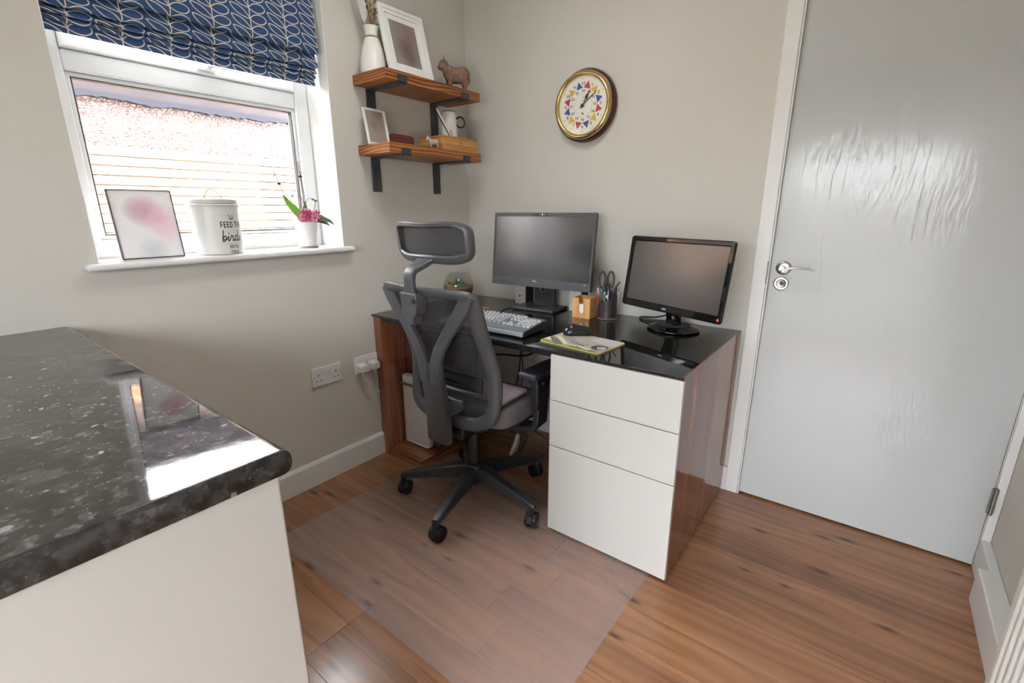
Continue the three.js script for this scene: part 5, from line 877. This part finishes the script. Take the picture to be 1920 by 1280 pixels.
{
  const t = thing('bird_feed_bin', 'white lidded bird feed bin with cord handle on the sill', 'bin', [-0.055, SILL, 1.318]);
  const tx = ctex(2048, 512, (c, w, h) => {
    c.fillStyle = '#d9d9d6'; c.fillRect(0, 0, w, h); c.fillStyle = '#242424'; c.strokeStyle = '#242424'; c.lineCap = c.lineJoin = 'round';
    const X = w / 2; c.textAlign = 'center';
    c.font = 'bold 88px sans-serif'; c.save(); c.translate(X, 228); c.scale(0.9, 1); c.fillText('FEED THE', 0, 0); c.restore();
    c.lineWidth = 13; // hand-drawn script: birds
    const L = (pts) => { c.beginPath(); c.moveTo(pts[0], pts[1]); for (let i = 2; i < pts.length; i += 4) i + 3 < pts.length ? c.quadraticCurveTo(pts[i], pts[i + 1], pts[i + 2], pts[i + 3]) : c.lineTo(pts[i], pts[i + 1]); c.stroke(); };
    c.save(); c.translate(X - 175, 250);
    L([34, 6, 20, 60, 8, 112, 14, 124, 34, 118, 62, 98, 60, 72, 44, 52, 14, 92, 40, 110, 66, 100, 78, 88]);
    L([78, 88, 96, 62, 94, 70, 86, 112, 92, 118, 104, 114, 122, 92]); L([104, 36, 108, 36, 108, 37]);
    L([122, 92, 140, 56, 142, 66, 156, 70, 168, 68, 154, 112, 164, 118, 178, 112, 192, 96]);
    L([240, 66, 210, 54, 196, 92, 196, 122, 220, 116, 240, 92, 252, 70, 262, 40, 270, 4]); L([252, 70, 236, 116, 252, 118, 270, 110, 284, 92]);
    L([284, 92, 306, 60, 306, 66, 316, 92, 318, 104, 308, 124, 282, 112]);
    c.restore();
    c.lineWidth = 2; c.beginPath(); c.moveTo(X - 180, 396); c.lineTo(X + 180, 396); c.stroke();
    c.font = 'bold 52px sans-serif'; c.save(); c.translate(X, 446); c.scale(0.62, 1); c.fillText('BIRD FEED', 0, 0); c.fillText('STORAGE', 0, 56); c.restore();
    c.lineWidth = 6; L([X - 50, 96, X - 20, 118, X - 40, 128, X - 10, 140, X + 30, 126, X + 40, 112, X + 10, 106, X - 8, 120]); L([X - 30, 138, X, 146, X + 34, 138]);
  }); tx.repeat.set(1, 1);
  const bm = std(0xffffff, 0.35, { map: tx }), bw = std(new THREE.Color(0.68, 0.68, 0.66), 0.35);
  const pts = [[0.074, 0.001], [0.076, 0.004], [0.081, 0.168], [0.083, 0.172]], n = 72, pos = [], uv = [], idx = [];
  pts.forEach(([r, y]) => { for (let i = 0; i <= n; i++) { const a = i / n * 2 * PI; pos.push(Math.sin(a) * r, y, Math.cos(a) * r); uv.push(i / n, y / 0.172); } });
  for (let j = 0; j < 3; j++) for (let i = 0; i < n; i++) { const a = j * (n + 1) + i; idx.push(a, a + 1, a + n + 1, a + 1, a + n + 2, a + n + 1); }
  const g = new THREE.BufferGeometry(); g.setAttribute('position', new THREE.Float32BufferAttribute(pos, 3)); g.setAttribute('uv', new THREE.Float32BufferAttribute(uv, 2)); g.setIndex(idx); g.computeVertexNormals();
  part('bin_body', prep(g).rotateY(PI + PI / 2 + 0.30), bm, t, 'white body lettered FEED THE birds');
  part('bin_rim', lathe([[0.082, 0.170], [0.0855, 0.172], [0.0855, 0.1765], [0.082, 0.178], [0, 0.178]], 64), bw, t);
  part('bin_bottom', lathe([[0, 0.0005], [0.074, 0.0005], [0.075, 0.002], [0, 0.003]], 64), bw, t);
  part('bin_lid', lathe([[0, 0.1782], [0.078, 0.1782], [0.0795, 0.181], [0.0795, 0.191], [0.077, 0.194], [0, 0.195]], 64), std(new THREE.Color(0.5, 0.5, 0.48), 0.4), t, 'grey-white lid');
  part('cord_handle', tube([[0.012, 0.192, -0.036], [0.006, 0.205, -0.026], [0, 0.222, -0.014], [-0.002, 0.229, 0], [0, 0.222, 0.014], [0.004, 0.205, 0.024], [0.008, 0.192, 0.034]], 0.0016, 40), std(new THREE.Color(0.36, 0.2, 0.08), 0.8), t, 'brown cord handle');
}
{ // orchid
  const t = thing('potted_orchid', 'pink flowering orchid in a ribbed white pot on the sill', 'plant', [-0.055, SILL, 0.968]);
  const rib = []; for (let i = 0; i <= 30; i++) { const y = 0.008 + i / 30 * 0.098; rib.push([lerp(0.034, 0.0465, i / 30) + 0.0007 * Math.sin(i * 1.9), y]); }
  part('pot', lathe([[0, 0.006], [0.032, 0.006], ...rib, [0.0465, 0.108], [0.043, 0.108], [0.041, 0.095], [0, 0.09]], 48), std(new THREE.Color(0.74, 0.74, 0.72), 0.45), t);
  part('saucer', lathe([[0, 0.0005], [0.04, 0.0005], [0.044, 0.005], [0.042, 0.006], [0.036, 0.0055], [0, 0.0055]], 40), std(new THREE.Color(0.3, 0.29, 0.27), 0.5), t);
  part('bark', lathe([[0, 0.1], [0.02, 0.099], [0.0405, 0.094]], 24), std(new THREE.Color(0.08, 0.05, 0.03), 0.95), t);
  const leafM = (r, g, b) => phys(new THREE.Color(r, g, b), 0.45, { transmission: 0.35, thickness: 0 });
  const leaf = (path, w, m) => { // path points; a folded blade that widens and narrows
    const rings = path.map((p, i) => { const k = i / (path.length - 1), q = V(...p), d = V(...path[Math.min(i + 1, path.length - 1)]).sub(V(...path[Math.max(i - 1, 0)])).normalize(), s = V(0, 0, 0).crossVectors(d, V(0.6, 0.75, 0.25)).normalize(), n = V(0, 0, 0).crossVectors(s, d), ww = w * Math.sin(lerp(0.25, PI - 0.12, Math.pow(k, 0.8))); const R = []; for (const [a, b] of [[1, 0.3], [0.5, 0.02], [0, -0.12], [-0.5, 0.02], [-1, 0.3], [-0.5, 0.09], [0, -0.04], [0.5, 0.09]]) R.push(q.clone().addScaledVector(s, a * ww).addScaledVector(n, b * ww)); return R; });
    return part('leaf', sweep(rings, { crease: 1.2 }), m, t);
  };
  leaf([[0, 0.1, 0.01], [0.01, 0.13, 0.03], [0.01, 0.155, 0.05], [0.0, 0.185, 0.068], [-0.01, 0.215, 0.08]], 0.021, leafM(0.22, 0.5, 0.06));
  leaf([[0, 0.1, -0.01], [0.015, 0.118, -0.03], [0.03, 0.122, -0.055], [0.045, 0.108, -0.085], [0.052, 0.094, -0.1]], 0.016, leafM(0.08, 0.14, 0.05));
  leaf([[0, 0.1, -0.005], [0.02, 0.112, -0.025], [0.035, 0.11, -0.045], [0.05, 0.1, -0.065], [0.055, 0.09, -0.078]], 0.014, leafM(0.1, 0.17, 0.06));
  leaf([[0, 0.1, 0], [-0.005, 0.135, -0.004], [-0.008, 0.16, -0.008], [-0.01, 0.195, -0.016]], 0.011, leafM(0.2, 0.38, 0.07));
  const stM = std(new THREE.Color(0.11, 0.10, 0.06), 0.6), dkM = std(new THREE.Color(0.02, 0.02, 0.02), 0.5);
  const stem = (pts, r = 0.0016) => part('stem', tube(pts, r, 40, 6), stM, t);
  stem([[0, 0.1, 0.02], [0.0, 0.15, 0.045], [-0.004, 0.2, 0.07], [-0.008, 0.26, 0.09], [-0.012, 0.305, 0.106]]);
  stem([[0, 0.1, -0.005], [-0.004, 0.18, -0.006], [-0.006, 0.26, -0.004], [-0.008, 0.348, -0.001]]);
  stem([[0.004, 0.1, -0.01], [0.002, 0.16, -0.012], [-0.002, 0.25, -0.006], [-0.004, 0.31, -0.003]], 0.0012);
  stem([[0, 0.12, -0.01], [0, 0.17, -0.004], [0, 0.205, 0.006], [0.002, 0.214, 0.03], [0.004, 0.212, 0.042]], 0.001);
  stem([[0, 0.15, -0.008], [0.004, 0.195, -0.014], [0.006, 0.204, -0.028], [0.008, 0.2, -0.038]], 0.001);
  stem([[0, 0.11, -0.02], [0.004, 0.15, -0.04], [0.006, 0.19, -0.052]], 0.0012);
  for (const [x, y, z] of [[0.004, 0.212, 0.046], [0.008, 0.199, -0.04], [0.006, 0.194, -0.053]]) part('bud', prep(new THREE.SphereGeometry(0.0055, 12, 8)).scale(1, 0.7, 1.3).translate(x, y, z), std(new THREE.Color(0.12, 0.1, 0.09), 0.6), t);
  for (const [x, y, z] of [[-0.009, 0.258, 0.09], [-0.006, 0.29, -0.003]]) part('stem_clip', join(box(x - 0.004, x + 0.004, y - 0.004, y + 0.004, z - 0.006, z + 0.006, 0.0015)), dkM, t);
  const petal = (() => { const g = prep(new THREE.SphereGeometry(0.0085, 10, 6)); g.scale(0.8, 1.15, 0.16).translate(0, 0.0095, 0).rotateX(0.25); return g; })();
  const five = join(...[0, 1, 2, 3, 4].map((i) => petal.clone().rotateZ(i * 1.2566)));
  const lip = join(prep(new THREE.SphereGeometry(0.004, 10, 8)).translate(0, 0, 0.003), prep(new THREE.ConeGeometry(0.003, 0.008, 8)).rotateX(PI).translate(0, -0.005, 0.004));
  const pm = [[0.72, 0.16, 0.36], [0.78, 0.30, 0.48], [0.62, 0.1, 0.28], [0.8, 0.42, 0.56]].map((c) => phys(new THREE.Color(...c), 0.6, { transmission: 0.3, thickness: 0 })), lm = std(new THREE.Color(0.6, 0.08, 0.06), 0.5), R = rng(17);
  for (let i = 0; i < 17; i++) {
    const f = new THREE.Group(); f.name = numbered('flower'); t.add(f); f.position.set(0.006 + R() * 0.03, 0.114 + R() * 0.036, -0.045 + (i / 16) * 0.078 + (R() - 0.5) * 0.01);
    f.rotation.set((R() - 0.5) * 0.9, PI / 2 + (R() - 0.5) * 1.4, R() * 2); const s = 0.75 + R() * 0.35; f.scale.set(s, s, s);
    part('petals', five, pm[i % 4], f); part('lip', lip, lm, f);
  }
  part('label_stick', bar([[0.028, 0.092, -0.012], [0.04, 0.1, -0.022], [0.05, 0.06, -0.045]], 0.003, 0.001, 0.0003), whiteM, t);
}
{ // roman blind in the window reveal
  const t = thing('roman_blind', 'navy roman blind with cream leaf-stem pattern, gathered at the window top', 'blind', [0, 0, 0]);
  const TW = 0.1285, TH = 0.0704, tx = ctex(768, 421, (c, w, h) => {
    c.fillStyle = '#234676'; c.fillRect(0, 0, w, h);
    const s = w / TW; c.strokeStyle = '#d9cdb6'; c.lineWidth = 0.0033 * s; c.lineJoin = 'round';
    for (let k = -2; k < 6; k++) for (const ox of [-1, 0, 1]) {
      const X = (0.068 + ox * TW) * s, Y = (0.02 + k * 0.0352) * s, m = (x, y) => [X + x * s, Y + y * 0.82 * s];
      for (const [dx, dy, L, hw, e, ex] of [[-0.82, -0.57, 0.078, 0.0135, 1.15, 0.75], [0.985, -0.17, 0.0575, 0.0182, 1.2, 0.52]]) { // long leaf on the left, round one on the right
        c.beginPath(); const n = 30;
        for (let i = 0; i <= 2 * n; i++) { const t = (i <= n ? i : 2 * n - i) / n, q = (i <= n ? 1 : -1) * hw * Math.pow(Math.sin(PI * Math.pow(t, e)), ex); c[i ? 'lineTo' : 'moveTo'](...m(dx * L * t + dy * q, dy * L * t - dx * q)); }
        c.closePath(); c.stroke();
      }
      c.beginPath(); c.moveTo(...m(0, 0)); c.lineTo(...m(-0.001, 0.0435)); c.stroke();
    }
  }, 1 / TW, 1 / TH);
  // section through the folds, from the hidden head down to the hem
  const sec = [[-0.03, 2.10], [-0.026, 2.0], [-0.022, 1.92], [-0.019, 1.86], [-0.016, 1.835], [-0.017, 1.822], [-0.026, 1.817], [-0.038, 1.822], [-0.046, 1.836], [-0.048, 1.83], [-0.044, 1.81], [-0.036, 1.79], [-0.031, 1.779], [-0.032, 1.772], [-0.042, 1.769], [-0.052, 1.776], [-0.054, 1.772], [-0.048, 1.763], [-0.043, 1.757], [-0.044, 1.752], [-0.052, 1.751], [-0.06, 1.757], [-0.061, 1.752], [-0.055, 1.745], [-0.053, 1.738], [-0.056, 1.734], [-0.062, 1.737], [-0.0635, 1.73], [-0.0635, 1.719], [-0.063, 1.708]];
  const curve = new THREE.CatmullRomCurve3(sec.map(([x, y]) => V(x, y, 0)), false, 'centripetal'), NP = 180, nz = 60, pos = [], uv = [], idx = [], len = curve.getLength();
  for (let j = 0; j <= NP; j++) { const p = curve.getPointAt(j / NP); for (let i = 0; i <= nz; i++) { const k = i / nz, z = lerp(1.686, 0.852, k), wob = 0.0018 * Math.sin(k * 11 + p.y * 9) * sstep(2.1, 1.8, p.y); pos.push(p.x + wob, p.y + 0.0012 * Math.sin(k * 7 + 1), z); uv.push(1.69 - z, (1 - j / NP) * len); } }
  for (let j = 0; j < NP; j++) for (let i = 0; i < nz; i++) { const a = j * (nz + 1) + i, b = a + nz + 1; idx.push(a, b, a + 1, a + 1, b, b + 1); }
  const g = new THREE.BufferGeometry(); g.setAttribute('position', new THREE.Float32BufferAttribute(pos, 3)); g.setAttribute('uv', new THREE.Float32BufferAttribute(uv, 2)); g.setIndex(idx); g.computeVertexNormals();
  const cloth = part('blind_cloth', prep(g), phys(0xffffff, 0.8, { map: tx, transmission: 0.12, thickness: 0, sheen: 0.3, sheenColor: new THREE.Color(0.3, 0.4, 0.6), sheenRoughness: 0.5 }), t);
  part('lining', box(-0.08, -0.077, 1.716, 2.083, 0.856, 1.682, 0.001), std(new THREE.Color(0.7, 0.69, 0.66), 0.9), t, 'white lining');
  part('headrail', box(-0.07, -0.03, 2.085, 2.118, 0.85, 1.686, 0.003), whiteM, t);
}
{ // radiator on the right wall
  const t = thing('radiator', 'white ribbed radiator on the right wall at the frame corner', 'radiator', [2.318, 0.11, 0]);
  const rm = phys(new THREE.Color(0.74, 0.735, 0.7), 0.3), z0 = 0.735, n = 22, pitch = 0.034, Ht = 0.62;
  for (let i = 0; i < n; i++) part('rib', slab([[-0.068, 0.02], [-0.052, 0], [0.0, 0], [0.0, Ht], [-0.052, Ht], [-0.068, Ht - 0.02]], 0.024, 0.006).translate(0, 0, z0 + 0.03 + i * pitch), rm, t);
  part('side_panel', slab([[-0.064, 0.0], [0.005, 0.0], [0.005, Ht + 0.01], [-0.064, Ht + 0.01]], 0.024, 0.005).translate(0, 0, z0), rm, t);
  part('back_panel', box(-0.04, -0.008, 0.03, Ht - 0.03, z0 + 0.01, z0 + 0.03 + n * pitch, 0.004), rm, t);
  for (const z of [0.85, 1.4]) part('wall_bracket', box(0, 0.0418, 0.1, 0.5, z, z + 0.03, 0.002), whiteM, t);
}
renderer.render(scene, camera);
